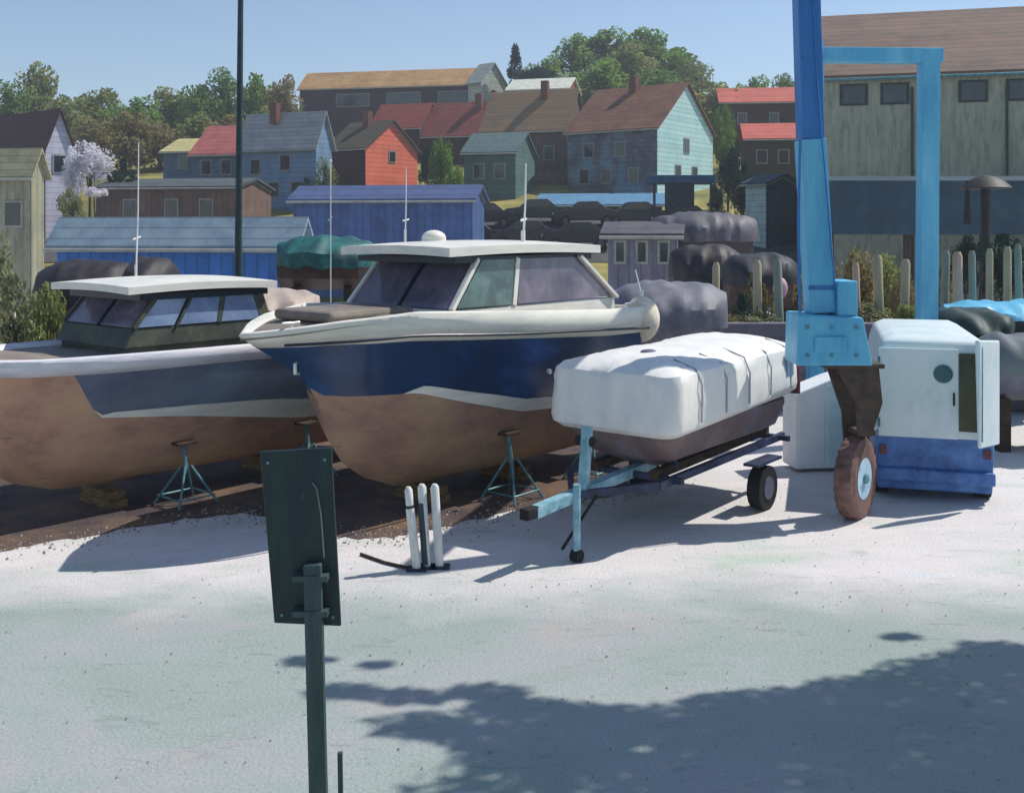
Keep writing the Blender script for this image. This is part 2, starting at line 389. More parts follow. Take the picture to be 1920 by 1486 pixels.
# inside: helm console and seat show as dark shapes
rf = slab_roof(cb, 'hardtop', 2.75, 6.5, 1.18, 3.93, .13, .06, WHITE, NAVY)
antenna(cb, 5.0, -.7, 3.98, 1.3, .06, .016); antenna(cb, 3.5, .5, 4.0, 1.2, .02, .009)
dm = MB(); dm.ball((4.0, .35, 4.06), (.2, .2, .13)); dm.tube([(4.0, .35, 3.95), (4.0, .35, 4.04)], .2, 16); dm.build('radar_dome', WHITE, cb, smooth=True)
fd = MB(); fd.box(1.0, 2.6, -.62, .62, 2.93, 3.08); fd.build('trunk_cabin', DECK, cb, bevel=.06)
cl = MB().tube([(.5, -.42, 2.88), (.5, -.42, 2.96)], .03).tube([(.36, -.42, 2.96), (.64, -.42, 2.96)], .022); cl.build('cleat', CHROME, cb, smooth=True)
# bow eye and anchor fitting on the stem
be = MB().tube([(.86, -.1, 2.4), (.77, -.17, 2.37), (.77, -.17, 2.25), (.9, -.08, 2.22)], .026, 8); be.build('bow_eye', CHROME, cb, smooth=True)
rb_ = MB(); rb_.tube([(u, -lerp(u, [(0, .04), (.5, .56), (1, .9), (1.5, 1.14), (2, 1.3), (3, 1.5), (4, 1.57), (7.6, 1.45)]), lerp(u, [(0, 2.66), (2, 2.74), (4, 2.63), (7.6, 2.46)])) for u in [i * .38 for i in range(1, 21)]], .022, 6)
rb_.build('rub_rail', NAVY, cb, smooth=True)

# left boat
lb = empty('cabin_boat', (-8.58, 13.6, 0), AX, 'slate blue cabin boat with cream roof and red-brown bottom, cut off by the left edge', 'boat', 'boats hauled out on stands')
make_hull(lb, 9.0,
          stem=[(0, 2.45), (.6, 2.15), (1.1, 1.9), (1.4, 1.5), (1.7, 1.0), (2.1, .6), (2.8, .36), (3.6, .3), (9, .3)],
          sheer=[(0, 2.5), (2, 2.42), (5, 2.4), (9, 2.3)],
          beam=[(0, .02), (.5, .5), (1, .82), (1.5, 1.04), (2, 1.2), (3, 1.34), (4, 1.4), (7, 1.4), (9, 1.25)],
          wl=[(0, 2.5), (2.45, 2.3), (2.75, 1.85), (3.0, 1.5), (4.4, 1.36), (6.6, 1.02), (9, .9)], stripe=[(0, 0), (2.9, 0), (3.2, .08), (4.5, .18), (6.0, .32), (9, .36)],
          band=[(0, .18), (3, .25), (5, .25), (9, .25)], mats=(BROWN2, WHITE, GREYB, LAV), deckmat=DECK)
wheelhouse(lb, 3.5, 3.9, 5.7, 5.85, 1.02, .98, 2.74, 3.22, [GLASSB], [.3, .62], M('olive_cabin_paint', (66, 72, 62), (44, 50, 46), (88, 92, 74), scale=1.5), WHITE)
cc = MB(); cc.box(3.45, 5.85, -1.0, 1.0, 2.3, 2.6); cc.build('cabin_side', _m['olive_cabin_paint'], lb)
slab_roof(lb, 'hardtop', 3.35, 6.0, 1.15, 3.36, .11, .06, WHITE, NAVY)
antenna(lb, 4.5, .6, 3.42, 2.2, .04, .011)

def fender(px, py, d, r, label, mat):
    o = empty('fender', (wx(px, d), d, wz(py, d)), 0, label, 'fender')
    MB().ball((0, 0, 0), (r, r, r * 1.25), 18, 12).build('float', mat, o, smooth=True)
    MB().tube([(0, 0, r * 1.2), (0, 0, r * 1.2 + .12)], .04).tube([(0, 0, r * 1.3), (-.1, .1, r * 1.3 + .45)], .012, 6).build('rope', ANT, o)
fender(1203, 598, 19.17, .33, 'big round white fender hanging off the stern of the blue cabin boat', M('sunbaked_fender', (228, 214, 190), (200, 190, 180), (236, 226, 206), scale=5))

MB().tube([(3.0, -.5, 3.1), (3.16, -.62, 3.28), (3.3, -.5, 3.46)], .012, 6).build('wiper', BLK, cb)
for u, v in ((7.2, -1.3), (7.2, 1.3)):
    MB().tube([(u, v, 2.82), (u, v, 2.9)], .03).tube([(u - .14, v, 2.9), (u + .14, v, 2.9)], .02).build('cleat', CHROME, cb)
lathe_ = MB().tube([(4.6, -1.53, 2.0), (4.6, -1.58, 2.0)], .04, 10); lathe_.build('through_hull', CHROME, cb)
# loose gravel along the shade-darkened dirt and over the yard
gr = MB(); rg = random.Random(12)
for i in range(1500):
    if i < 900: e0 = rg.choice(ep[:96]); gx, gy = e0[0] + rg.gauss(0, .35), e0[1] + rg.gauss(0, .22)
    else: gy = rg.uniform(8, 20); gx = rg.uniform(-.48, .48) * gy
    r_ = rg.uniform(.008, .026) if i < 900 else rg.uniform(.005, .014); q = [rg.uniform(.6, 1.3) for _ in range(6)]
    gr.add([(gx + r_ * q[0], gy, .008), (gx, gy + r_ * q[1], .008), (gx - r_ * q[2], gy, .008), (gx, gy - r_ * q[3], .008), (gx + r_ * .2, gy, .008 + r_ * q[4])], [(0, 1, 4), (1, 2, 4), (2, 3, 4), (3, 0, 4)])
tag(gr.build('gravel', M('loose_stones', (150, 142, 132), (96, 90, 88), (190, 186, 178), scale=9, rough=.9)), 'loose gravel scattered along the edge of the shade-darkened dirt', 'gravel', kind='stuff')
# boat stands, keel blocks
def make_stand(h, label, loc, rz, lean=.25):
    o = empty('boat_stand', loc, rz, label, 'boat stand', 'steel stands propping the boats')
    for sx, sy in ((-1, -1), (1, -1), (1, 1), (-1, 1)):
        MB().tube([(sx * .34, sy * .34, .02), (sx * .05, sy * .05, h * .62)], .019, 8).build('leg', STEEL, o)
    MB().tube([(0, 0, h * .5), (0, lean * .3, h * .95)], .032, 8).build('screw', STEEL, o)
    MB().box(-.17, .17, -.12 + lean * .3, .12 + lean * .3, h * .95, h).build('pad', DWOOD, o, bevel=.01)
    MB().tube([(-.3, -.3, .14), (.3, -.3, .14), (.3, .3, .14), (-.3, .3, .14), (-.3, -.3, .14)], .014, 6).build('chain', STEEL, o)
    return o
def local(root, u, v, z=0):
    c, s = math.cos(AX), math.sin(AX); return (root.location.x + c * u + s * v, root.location.y + s * u - c * v, z)
make_stand(1.05, 'teal stand under the brown bottom of the blue boat, right of the white posts', local(cb, 4.3, 1.05), AX)
make_stand(1.0, 'teal boat stand nearest the stern of the blue cabin boat, behind the trailer tongue', local(cb, 6.3, 1.15), AX)
make_stand(.95, 'teal boat stand under the left boat, further left of two in the shade', local(lb, 4.4, 1.0), AX)
make_stand(.95, 'teal boat stand under the left boat, just left of the dark signboard', local(lb, 6.7, 1.1), AX)
for (root, u, lab) in ((cb, 3.4, 'timber keel block under the forefoot of the blue cabin boat'), (cb, 5.4, 'timber keel block under the middle of the blue cabin boat'),
                       (lb, 3.6, 'timber keel block under the forefoot of the left boat'), (lb, 6.6, 'timber keel block under the middle of the left boat')):
    p = local(root, u, 0); MBk = MB().box(-.15, .15, -.45, .45, 0, .125).box(-.14, .14, -.4, .4, .125, .25)
    o = MBk.build('keel_block', WOOD, bevel=.01); o.location = p; o.rotation_euler = (0, 0, AX)
    tag(o, lab, 'keel block', 'keel blocks under the boats')

# ------------------------------------------------------------ white wrapped boat on its trailer
A2 = R(52.5)
wb = empty('covered_boat', (2.12, 13.9, 0), A2, 'blunt-bowed boat wrapped in bright white cover on the pale blue trailer', 'boat')
def rr(x0, x1, y0, y1, r, z, n=7, zf=None, m=26):
    pts = []
    for cx, cy, a0, ex in ((x1 - r, y1 - r, 0, (x0 + r, y1)), (x0 + r, y1 - r, 90, (x0, y0 + r)), (x0 + r, y0 + r, 180, (x1 - r, y0)), (x1 - r, y0 + r, 270, (x1, y1 - r))):
        for i in range(n + 1):
            a = R(a0 + 90 * i / n); pts.append((cx + r * math.cos(a), cy + r * math.sin(a)))
        sx, sy = pts[-1]
        for i in range(1, m): pts.append((sx + (ex[0] - sx) * i / m, sy + (ex[1] - sy) * i / m))
    return [(x, y, z if zf is None else zf(x)) for x, y in pts]
def folds(rings, amp):
    out = []
    for rg in rings:
        q = []
        for x, y, z in rg:
            k = NZ.noise(Vector((x * 4.2, y * 4.2, z * .7))) * amp + NZ.noise(Vector((x * 1.1 + 7, y * 1.3, z * 2.5))) * amp * 1.2
            dx, dy = x - LB / 2, y - WB / 2; dl = max(.3, math.hypot(dx / 2, dy))
            q.append((x + dx / 2 / dl * k, y + dy / dl * k, z + k * .9 * (1 if z > 2.1 else .35)))
        out.append(q)
    return out
LB = 4.15; WB = 2.05
rings = []
for ins, z, rad in ((.10, 1.42, .22), (.0, 1.5, .25), (-.02, 1.6, .25), (-.015, 1.7, .25), (-.02, 1.8, .25), (-.01, 1.92, .25), (-.0, 2.04, .25), (0, 2.14, .25), (.03, 2.25, .24), (.12, 2.31, .22), (.28, 2.36, .21), (.45, 2.41, .2), (.62, 2.435, .16), (.8, 2.45, .12)):
    rings.append(rr(ins - .02, LB - ins * .6, ins, WB - ins, rad, z, zf=lambda x, z=z: z + (.015 * x if z > 2 else .04 * x)))
cv = MB().loft(folds(rings, .02), True, True).build('cover', WHITE2, wb, smooth=True)
for k in range(5):
    x = .7 + k * .75
    MB().tube([(x, -.03, 1.56 + .04 * x), (x, -.035, 2.1), (x, .06, 2.29 + .015 * x), (x, .4, 2.4 + .015 * x)], .011, 6).build('cover_strap', M('grey_strap', (150, 152, 160)), wb)
MB().box(3.55, 3.8, -.035, .0, 1.9, 2.26).build('cover_patch', M('slate_patch', (104, 130, 160), scale=5), wb)
MB().box(LB - .02, LB + .05, .02, .3, 1.55, 2.0).build('tail_board', M('maroon_board', (98, 48, 60)), wb)
vt = MB().ball((.95, .95, 2.46), (.14, .1, .03)).build('cover_vent', M('vent_slate', (84, 88, 110)), wb, smooth=True)
hl = [rr(.9, LB - .1, .7, WB - .7, .15, .86), rr(.4, LB - .04, .3, WB - .3, .3, 1.08), rr(.14, LB - .06, .14, WB - .14, .3, 1.42), rr(.14, LB - .06, .14, WB - .14, .3, 1.5)]
MB().loft(hl, True, True).build('hull', M('weathered_hull_brown', (124, 104, 100), (96, 86, 98), (128, 124, 140), scale=1.2), wb, smooth=True)
tr = empty('boat_trailer', (2.12, 13.9, 0), A2, 'pale blue boat trailer with upright jack on its tongue, under the white covered boat', 'trailer')
MB().bar((-1.75, 1.0, .72), (1.1, .98, .84), .15, .13).build('tongue', TRAIL, tr)
MB().box(-1.95, -1.7, .93, 1.07, .66, .8).build('coupler', BLK, tr, bevel=.02)
MB().tube([(-.75, .72, .78), (-1.25, .92, .16)], .02, 6).build('safety_chain', BLK, tr)
fr = MB(); fr.bar((.1, .3, .8), (LB, .3, .85), .08, .1); fr.bar((.1, WB - .3, .8), (LB, WB - .3, .85), .08, .1); fr.bar((.5, .15, .8), (.5, WB - .15, .8), .08); fr.bar((LB - .2, .1, .85), (LB - .2, WB - .1, .85), .08)
fr.bar((.14, .3, .8), (-.9, 1.0, .76), .08, .1); fr.bar((.14, WB - .3, .8), (-.9, 1.0, .76), .08, .1)
fr.build('frame', M('shaded_navy_frame', (44, 52, 78), (34, 38, 56), (60, 74, 108), scale=4, rough=.5), tr)  # navy paints in the shade on the frame under the boat
MB().bar((-.72, .95, .8), (-.62, .95, 1.62), .11, .11).build('winch_post', TRAIL, tr)
MB().tube([(-.6, .88, 1.42), (-.6, 1.12, 1.42)], .07, 12).build('winch', BLK, tr, smooth=True)
MB().tube([(-1.12, .78, .06), (-1.12, .78, .98)], .05, 10).build('jack', TRAIL, tr, smooth=True)
jw = MB().tube([(-1.12, .72, .08), (-1.12, .84, .08)], .08, 14); jw.build('jack_wheel', BLK, tr, smooth=True)
for (yy, ) in ((.0,), (WB,)):
    for xx in (2.7,):
        wl_ = MB().tube([(xx, yy - .1, .33), (xx, yy + .1, .33)], .33, 22).build('wheel', BLK, tr, smooth=True)
        MB().tube([(xx, yy - .115, .33), (xx, yy + .115, .33)],   .17, 16).build('rim', M('grey_blue_rim', (92, 98, 116)), wl_, smooth=True)
    fe = MB().box(2.3, 3.15, yy - .12, yy + .12, .7, .74); fe.build('mudguard', _m['shaded_navy_frame'], tr)
for (yy) in (.55, WB - .55):
    MB().bar((.4, yy, .85), (LB - .1, yy, .93), .12, .12).build('bunk', DWOOD, tr)
for u, vv in ((.9, .5), (.9, WB - .5), (3.4, .5), (3.4, WB - .5)):
    MB().bar((u, vv, .85), (u, vv, 1.3), .06).build('bolster', _m['shaded_navy_frame'], tr)

# ------------------------------------------------------------ boat hoist
ho = empty('boat_hoist', (wx(1552, 15.6), 15.6, 0), 0, 'tall sky blue boat hoist on a big brown-tyred wheel, rising out of the top edge', 'boat hoist')
ox, oy = ho.location.x, 15.6
def hp(px, py, d): return (wx(px, d) - ox, d - oy, wz(py, d))
p0 = hp(1537, 585, 15.6); p1 = hp(1519, 262, 15.6); p2 = hp(1511, -30, 15.6)
MB().bar(p0, p1, .37, .4).build('leg', CRANE, ho, bevel=.02)
MB().bar(p1, p2, .33, .36).build('leg', CRANED, ho, bevel=.02)
bs = MB(); b0 = hp(1482, 680, 15.6); b1 = hp(1612, 585, 15.6)
bs.prism([(b0[0], -.35, b0[2]), (b1[0] + .08, -.35, b0[2]), (b1[0] - .06, -.35, b1[2] - .05), (b0[0] + .02, -.35, b1[2])], [(b0[0], .35, b0[2]), (b1[0] + .08, .35, b0[2]), (b1[0] - .06, .35, b1[2] - .05), (b0[0] + .02, .35, b1[2])])
bs.box(b0[0] + .6, b1[0] - .12, -.3, .3, b1[2] - .04, b1[2] + .47)
bs.build('leg_housing', CRANE, ho, bevel=.03)
for i in range(3):
    for j in range(2): MB().tube([(b0[0] + .15 + i * .35, -.375, b0[2] + .15 + j * .4), (b0[0] + .15 + i * .35, -.35, b0[2] + .15 + j * .4)], .028, 8).build('bolt', STEEL, ho)
yk = MB(); 
pl = [(.02, 2.27), (.66, 2.27), (.72, 1.7), (.56, 1.22), (.36, 1.22), (.34, 1.7)]
for yy, pr in ((-.22, pl), (.26, pl[:3] + [(.55, .5), (.35, .5), (.28, 1.5)])):
    yk.prism([(x, yy - .03, z) for x, z in pr], [(x, yy + .03, z) for x, z in pr])
yk.box(.36, .64, -.2, .26, 1.22, 1.3)
yk.box(-.12, .74, -.28, .28, 2.2, 2.262)
yk.build('wheel_fork', M('rusty_brown_steel', (74, 62, 54), (54, 46, 44), (92, 76, 62), scale=4, rough=.8), ho, bevel=.01)
# wheel: turned 55 degrees so that it reads as an upright oval
wc = Vector((.40, -.02, .58)); ax = Vector((math.cos(R(-37)), math.sin(R(-37)), 0))
def lathe(mb, c, axis, prof, n=36, lug=False):
    u = axis.cross(Vector((0, 0, 1))).normalized(); t = axis.cross(u)
    rings = [[c + axis * a + (u * math.cos(2 * math.pi * j / n) + t * math.sin(2 * math.pi * j / n)) * r * (1.035 if lug and r > .5 and (j // 2) % 2 else 1) for j in range(n)] for a, r in prof]
    return mb.loft(rings, True, True)
wh = lathe(MB(), wc, ax, [(-.12, .28), (-.14, .34), (-.15, .48), (-.12, .56), (-.06, .585), (.06, .585), (.12, .56), (.15, .48), (.14, .34), (.12, .28)], 96, True).build('wheel', M('brown_dusty_tyre', (112, 84, 78), (74, 60, 50), (134, 104, 96), scale=3, rough=.85), ho, smooth=True)
lathe(MB(), wc, ax, [(-.13, .29), (-.125, .27), (-.05, .1), (.08, .1), (.125, .26), (.135, .3)]).build('rim', M('pale_blue_rim', (176, 206, 222), (140, 172, 196), scale=5, rough=.4), wh, smooth=True)
lathe(MB(), wc, ax, [(.06, .07), (.17, .07), (.19, .04)], 16).build('hub', STEEL, wh, smooth=True)
hs = [hp(1575, 640, 15.35), hp(1562, 500, 15.35), hp(1545, 300, 15.36), hp(1530, 120, 15.4), hp(1524, -30, 15.4)]
MB().tube(hs, .011, 6).build('hose', CRANED, ho, smooth=True)
hs = [hp(1500, 585, 15.3), hp(1497, 420, 15.36), hp(1500, 262, 15.38)]
MB().tube(hs, .02, 6).build('conduit', CRANED, ho, smooth=True)
for yy in (540,):
    a_ = hp(1534, yy, 15.34); cx_ = p1[0] + (p0[0] - p1[0]) * (a_[2] - p1[2]) / (p0[2] - p1[2])
    MB().box(cx_ - .2, cx_ + .2, -.215, -.19, a_[2] - .03, a_[2] + .03).build('clamp', CRANED, ho)
MB().box(b0[0] + .25, b0[0] + .7, -.385, -.355, b0[2] + .2, b0[2] + .42).build('access_plate', CRANE, ho, bevel=.01)
# far portal
D2 = 22
q0 = hp(1736, 610, D2); q1 = hp(1741, 104, D2)
MB().bar((q0[0], q0[1], .5), (q1[0], q1[1], q1[2] + .12), .36, .36).build('leg', CRANE, ho, bevel=.02)
r0 = hp(1528, 104, D2)
MB().bar((r0[0], r0[1], .5), (r0[0], r0[1], r0[2]), .3, .3).build('leg', CRANE, ho, bevel=.02)
MB().bar((r0[0] - .1, r0[1], q1[2]), (q1[0] + .25, q1[1], q1[2] - .02), .34, .3).build('cross_beam', CRANE, ho, bevel=.02)
MB().bar((p2[0], 0, q1[2]), (r0[0], r0[1] - .16, q1[2]), .26, .26).build('top_beam', CRANED, ho, bevel=.02)
for (x, y) in ((q0[0], q0[1]), (r0[0], r0[1])):
    lathe(MB(), Vector((x, y, .5)), Vector((1, 0, 0)), [(-.14, .3), (-.15, .46), (-.06, .5), (.06, .5), (.15, .46), (.14, .3)]).build('wheel', _m['brown_dusty_tyre'], ho, smooth=True)

# ------------------------------------------------------------ van, cabinet
van = empty('van', (wx(1642, 16.7), 16.7, 0), R(-16), 'pale white van seen from behind with one rear door swung open, beyond the hoist wheel', 'van')
PW = M('pale_van_paint', (222, 236, 236), (206, 224, 226), (232, 240, 238), scale=1.8, st=(1, 1, .6), rough=.35, bump=.05)
VB = M('blue_bumper_shade', (74, 116, 178), (50, 84, 138), (96, 140, 196), scale=2.5, rough=.5)  # bumper blue that also paints in the shadow under the van
W_ = 1.72; 
def vring(z, ix, iy=0): return [(ix, iy, z), (W_ - ix, iy, z), (W_ - ix, 3.4, z), (ix, 3.4, z)]
MB().loft([vring(.95, 0), vring(1.5, -.02), vring(2.2, .04), vring(2.46, .12, .05), vring(2.54, .3, .2)], True, True).build('body', PW, van, smooth=True, bevel=.04)
MB().loft([vring(.16, .03, .02), vring(1.1, 0, .0)], True, True).build('shade_sill', VB, van, bevel=.03)  # lower body coloured blue in place of the shadow beneath
MB().box(.0, W_, -.1, -.0, .3, .5).build('bumper', VB, van, bevel=.03)
dr1 = MB().box(.04, 1.2, -.035, -.002, .98, 2.36).build('rear_door', PW, van, bevel=.02)
MB().tube([(1.13, -.08, 1.5), (1.13, -.08, 1.7)], .014, 6).build('handle', BLK, dr1)
for z in (1.2, 2.15): MB().tube([(.045, -.05, z - .07), (.045, -.05, z + .07)], .02, 8).build('hinge', STEEL, dr1)
lathe(MB(), Vector((.98, -.037, 1.98)), Vector((0, -1, 0)), [(0, .14), (.02, .14), (.03, .1)], 20).build('round_vent', M('teal_vent', (62, 104, 110)), dr1)
MB().box(1.21, W_ - .08, -.012, -.003, 1.1, 2.3).build('door_opening', M('olive_van_interior', (84, 84, 62), (60, 62, 48)), van)
d2 = MB(); d2.prism([(1.4, -.5, .95), (1.74, -.05, .95), (1.78, -.08, .95), (1.44, -.54, .95)], [(1.36, -.52, 2.56), (1.74, -.05, 2.52), (1.78, -.08, 2.52), (1.42, -.58, 2.56)])
dd = d2.build('rear_door', PW, van, bevel=.03, label='rear door swung open')
MB().tube([(1.47, -.5, 1.05), (1.47, -.5, 2.45)], .014, 6).build('lock_rod', STEEL, dd)
for x in (.0, W_ - .22):
    for y in (.55, 2.9):
        t = MB().tube([(x, y, .34), (x + .22, y, .34)],   .34, 22).build('wheel', BLK, van, smooth=True)
        MB().tube([(x - .01, y, .34), (x + .23, y, .34)], .18, 14).build('rim', _m['grey_blue_rim'], t, smooth=True)
for x in (.06, W_ - .16): MB().box(x, x + .1, -.03, -.0, .7, .84).build('tail_light', M('dull_red_lens', (104, 52, 60), rough=.3), van)

cbn = empty('cabinet', (wx(1492, 18.4), 18.4, 0), R(8), 'white two-door plastic cabinet with a sloping top, left of the hoist wheel', 'cabinet')
CW = M('cabinet_white', (234, 238, 240), (220, 228, 232), (242, 242, 240), scale=2)
MB().prism([(0, 0, .06), (1.08, 0, .06), (1.08, 0, 1.72), (.7, 0, 1.62), (0, 0, 1.36)], [(0, .6, .06), (1.08, .6, .06), (1.08, .6, 1.72), (.7, .6, 1.62), (0, .6, 1.36)]).build('body', CW, cbn, bevel=.03)
MB().box(.05, .52, -.02, -.002, .14, 1.28).build('door', CW, cbn, bevel=.01)
MB().box(.56, 1.04, -.02, -.002, .14, 1.5).build('door', M('cabinet_pale_blue', (206, 230, 232), (190, 220, 224), scale=2), cbn, bevel=.01, label='pale blue door')

# ------------------------------------------------------------ foreground signboard
SG = M('signboard_back_green_black', (26, 44, 48), (34, 34, 56), (30, 62, 60), scale=2.5, st=(3, 3, .5), rough=.45, bump=.12, chips=((96, 104, 104), .66, 5, (6, 6, .8)))
PG = M('post_green_grey', (58, 78, 76), (38, 58, 58), (84, 96, 98), scale=4, st=(3, 3, .3), rough=.6, bump=.3)
ds = 4.6
sg = empty('signboard', (wx(612, ds), ds, 0), 0, 'dark signboard seen from behind on a green-grey post in the foreground', 'signboard')
def sp(px, py, dd=0): return (wx(px, ds) - sg.location.x, dd, wz(py, ds))
MB().prism([sp(488, 846, -.012), sp(622, 838, -.012), sp(640, 1172, -.012), sp(515, 1166, -.012)], [sp(488, 846, .012), sp(622, 838, .012), sp(640, 1172, .012), sp(515, 1166, .012)]).build('board', SG, sg, bevel=.006)
MB().bar(sp(590, 1050, -.045), (.02, -.045, 0), .075, .05).build('post', PG, sg, bevel=.006)
MB().tube([sp(588, 902, -.03), sp(596, 912, -.03), sp(604, 960, -.03), sp(610, 1040, -.03)], .0035, 6).build('wire', M('dull_wire', (120, 112, 116)), sg)
for bx_, by_ in ((504, 866), (610, 860), (530, 1150), (626, 1154)):
    a = sp(bx_, by_, -.013); MB().tube([(a[0], -.02, a[2]), (a[0], -.012, a[2])], .007, 8).build('bolt', STEEL, sg)
bk = MB()
for yy in (1075, 1140):
    a = sp(580, yy, -.02); bk.box(a[0] - .06, a[0] + .09, -.075, -.013, a[2] - .012, a[2] + .012)
bk.build('bracket', PG, sg)
MB().bar(sp(634, 1420, .05), sp(642, 1486 + 420, .05), .02, .02).build('brace', PG, sg)

# ------------------------------------------------------------ three slim marker posts
PST = M('chalk_white_post', (214, 214, 208), (186, 190, 188), (226, 224, 216), scale=5, st=(3, 3, .6))
PSD = M('slate_collar_and_shade', (50, 62, 70), (40, 50, 56))  # collar colour, also the painted shaded side of the middle post
for i, (px, py, tp, lab) in enumerate(((781, 1068, 912, 'white marker post with a dark broken collar near its top, leftmost of the three'),
                                        (800, 1064, 907, 'white marker post with its shaded side put on as a slate strip, middle of the three'),
                                        (824, 1064, 907, 'clean white marker post, rightmost of the three beside the keel shadow'))):
    d = EYE * F / (py - HY)
    o = empty('marker_post', (wx(px, d), d, 0), 0, lab, 'post', 'marker posts in front of the blue boat')
    hgt = wz(tp, d); ln = -.1 if i == 0 else -.06
    if i == 0:
        MB().tube([(0, 0, .03), (ln * .8, 0, hgt * .74)], .055, 14).build('shaft', PST, o, smooth=True)
        MB().tube([(ln * .8, 0, hgt * .74), (ln * .82, 0, hgt * .78)], .035, 12).build('collar', PSD, o)
        MB().tube([(ln * .82, 0, hgt * .78), (ln, 0, hgt * .96), (ln, 0, hgt)], [.05, .05, .025], 14).build('cap', PST, o, smooth=True)
    else:
        MB().tube([(0, 0, .03), (ln, 0, hgt * .96), (ln, 0, hgt)], [.055, .055, .03], 14).build('shaft', PST, o, smooth=True)
        if i == 1: MB().tube([(-.012, -.022, .05), (ln - .01, -.022, hgt * .78)], .045, 10).build('shade_strip', PSD, o, smooth=True)  # dark tube put on as the post's shaded side
    MB().box(-.12, .13, -.09, .09, 0, .035).build('foot', NAVY, o, bevel=.01)
rd = MB().tube([(-1.95, 13.75, .02), (-1.6, 13.4, .02), (-1.25, 13.15, .025)], .02, 8).build('rod', DWOOD, smooth=True); tag(rd, 'thin dark rod lying on the ground left of the marker posts', 'rod')

# ------------------------------------------------------------ dark pole
o = empty('pole', (wx(447, 24), 24, 0), 0, 'tall dark green pole rising through the sky behind the left boat', 'pole')
MB().tube([(0, 0, 0), (0, 0, 4), (.07, 0, 11.5)], [.085, .08, .055], 12).build('shaft', M('dark_green_pole', (24, 52, 56), (18, 40, 44), (38, 66, 66), scale=3), o, smooth=True)
MB().box(-.2, .2, -.2, .2, 0, .1).build('base', STEEL, o)

# ------------------------------------------------------------ boats and sheds behind
def covered(name, label, px, wpx, top, d, col, hull, rz=0.0, depth=3.5, group=None, zb=None, peak=.4, hullh=.55):
    X = wx(px, d); o = empty(name, (X, d, 0), rz, label, 'boat', group)
    Lh = wpx / F * d / 2; zt = wz(top, d); zb = zb if zb is not None else max(.7, zt - 1.6)
    rings = []; NS = 30; ph = px * .37
    for q in range(NS + 1):
        t = q / NS; x = -Lh + 2 * Lh * t; s = math.sin(math.pi * min(.985, max(.015, t))) ** .3
        hw = depth / 2 * s * .7; sag = .04 * math.sin(1.7 * math.pi * t + ph) ** 2 ; z1 = zb + (zt - zb) * (.7 + .3 * s) - sag; zz = zb + (zt - zb) * .3
        rg = []
        for f, g_ in ((-1, 0), (-1.0, .22), (-.97, .42), (-.8, .66), (-.5, .86), (-.22, .97), (0, 1), (.22, .97), (.5, .86), (.8, .66), (.97, .42), (1, .22), (1, 0)):
            k = NZ.noise(Vector((x * 3.1 + ph, f * 2, g_ * 1.2))) * .11
            rg.append((x, hw * f * (1 + k) - k * .5, zz + (z1 - zz) * g_ + k * .8 + (.09 * NZ.noise(Vector((x * 2.3, ph, f))) if g_ == 0 else 0)))
        rings.append(rg)
    MB().loft(rings, True, True).build('cover', col, o, smooth=True)
    hr = []
    for t in (0, .1, .3, .6, .9, 1):
        x = (-Lh + 2 * Lh * t) * .97; s = math.sin(math.pi * min(1, max(.04, t))) ** .35; hw = depth / 2 * s * .66; zz = zb + (zt - zb) * .36
        hr.append([(x, -hw, zz), (x, -hw * .8, zb + .15 - hullh * .2), (x, 0, zb - hullh * .5), (x, hw * .8, zb + .15 - hullh * .2), (x, hw, zz)])
    MB().loft(hr, True, True).build('hull', hull, o, smooth=True)
    for sx in (-.6, .5):
        MB().box(sx * Lh - .1, sx * Lh + .1, -.4, .4, 0, zb - hullh * .35).build('block', DWOOD, o)
    return o
TARPD = M('black_brown_tarp', (44, 38, 44), (32, 30, 36), (58, 52, 54), scale=2)
TARPG = M('grey_tarp', (112, 112, 122), (92, 92, 104), (132, 130, 140), scale=1.2)
TARPB = M('beige_tarp', (178, 162, 148), (156, 144, 136), (192, 176, 160), scale=1.5)
TARPT = M('teal_tarp', (22, 92, 92), (18, 58, 66), (40, 128, 116), scale=2.2)
TARPN = M('dark_green_tarp', (26, 52, 50), (20, 38, 40), (40, 72, 66), scale=2)
BRH = M('brown_hull', (78, 56, 48), (56, 42, 40), (96, 74, 60), scale=2)
covered('covered_boat', 'boat under a dark brown-black tarp just above the left boat roof, further left', 165, 180, 485, 27, TARPD, BRH, 0, group='covered boats behind')
covered('covered_boat', 'small boat under a dark tarp between blue shed and cream roof of the left boat', 285, 90, 478, 26.5, TARPD, BRH, 0, group='covered boats behind')
covered('covered_boat', 'boat under a teal green tarp, between the pole and the blue boat', 612, 175, 440, 27, TARPT, BRH, 0, zb=2.95, group='covered boats behind')
covered('covered_boat', 'beige covered boat right behind the bow of the blue cabin boat', 522, 150, 540, 22.5, TARPB, LAV, .25, group='covered boats behind', zb=2.0)
covered('covered_boat', 'grey tarp covered boat behind the stern of the blue cabin boat', 1252, 215, 524, 24, TARPG, TARPG, -.1, depth=3, group='covered boats behind', zb=1.6)
covered('covered_boat', 'dark covered boat right of the lavender-grey shed', 1322, 130, 456, 34, TARPD, NAVY, 0, group='covered boats behind', zb=2.2)
covered('covered_boat', 'larger boat under a dull grey cover, left of the dark teal garage', 1318, 200, 396, 44, M('dull_grey_cover', (86, 84, 92), (68, 68, 76), (104, 102, 106), scale=1.5), TARPD, .1, depth=4, group='covered boats behind', zb=3.2)
covered('covered_boat', 'low dark boat cover immediately left of the hoist leg behind the pilings', 1425, 130, 472, 31, M('blackish_cover', (38, 40, 48), (28, 30, 36), (56, 56, 62), scale=2), BRH, 0, group='covered boats behind', zb=2.2)
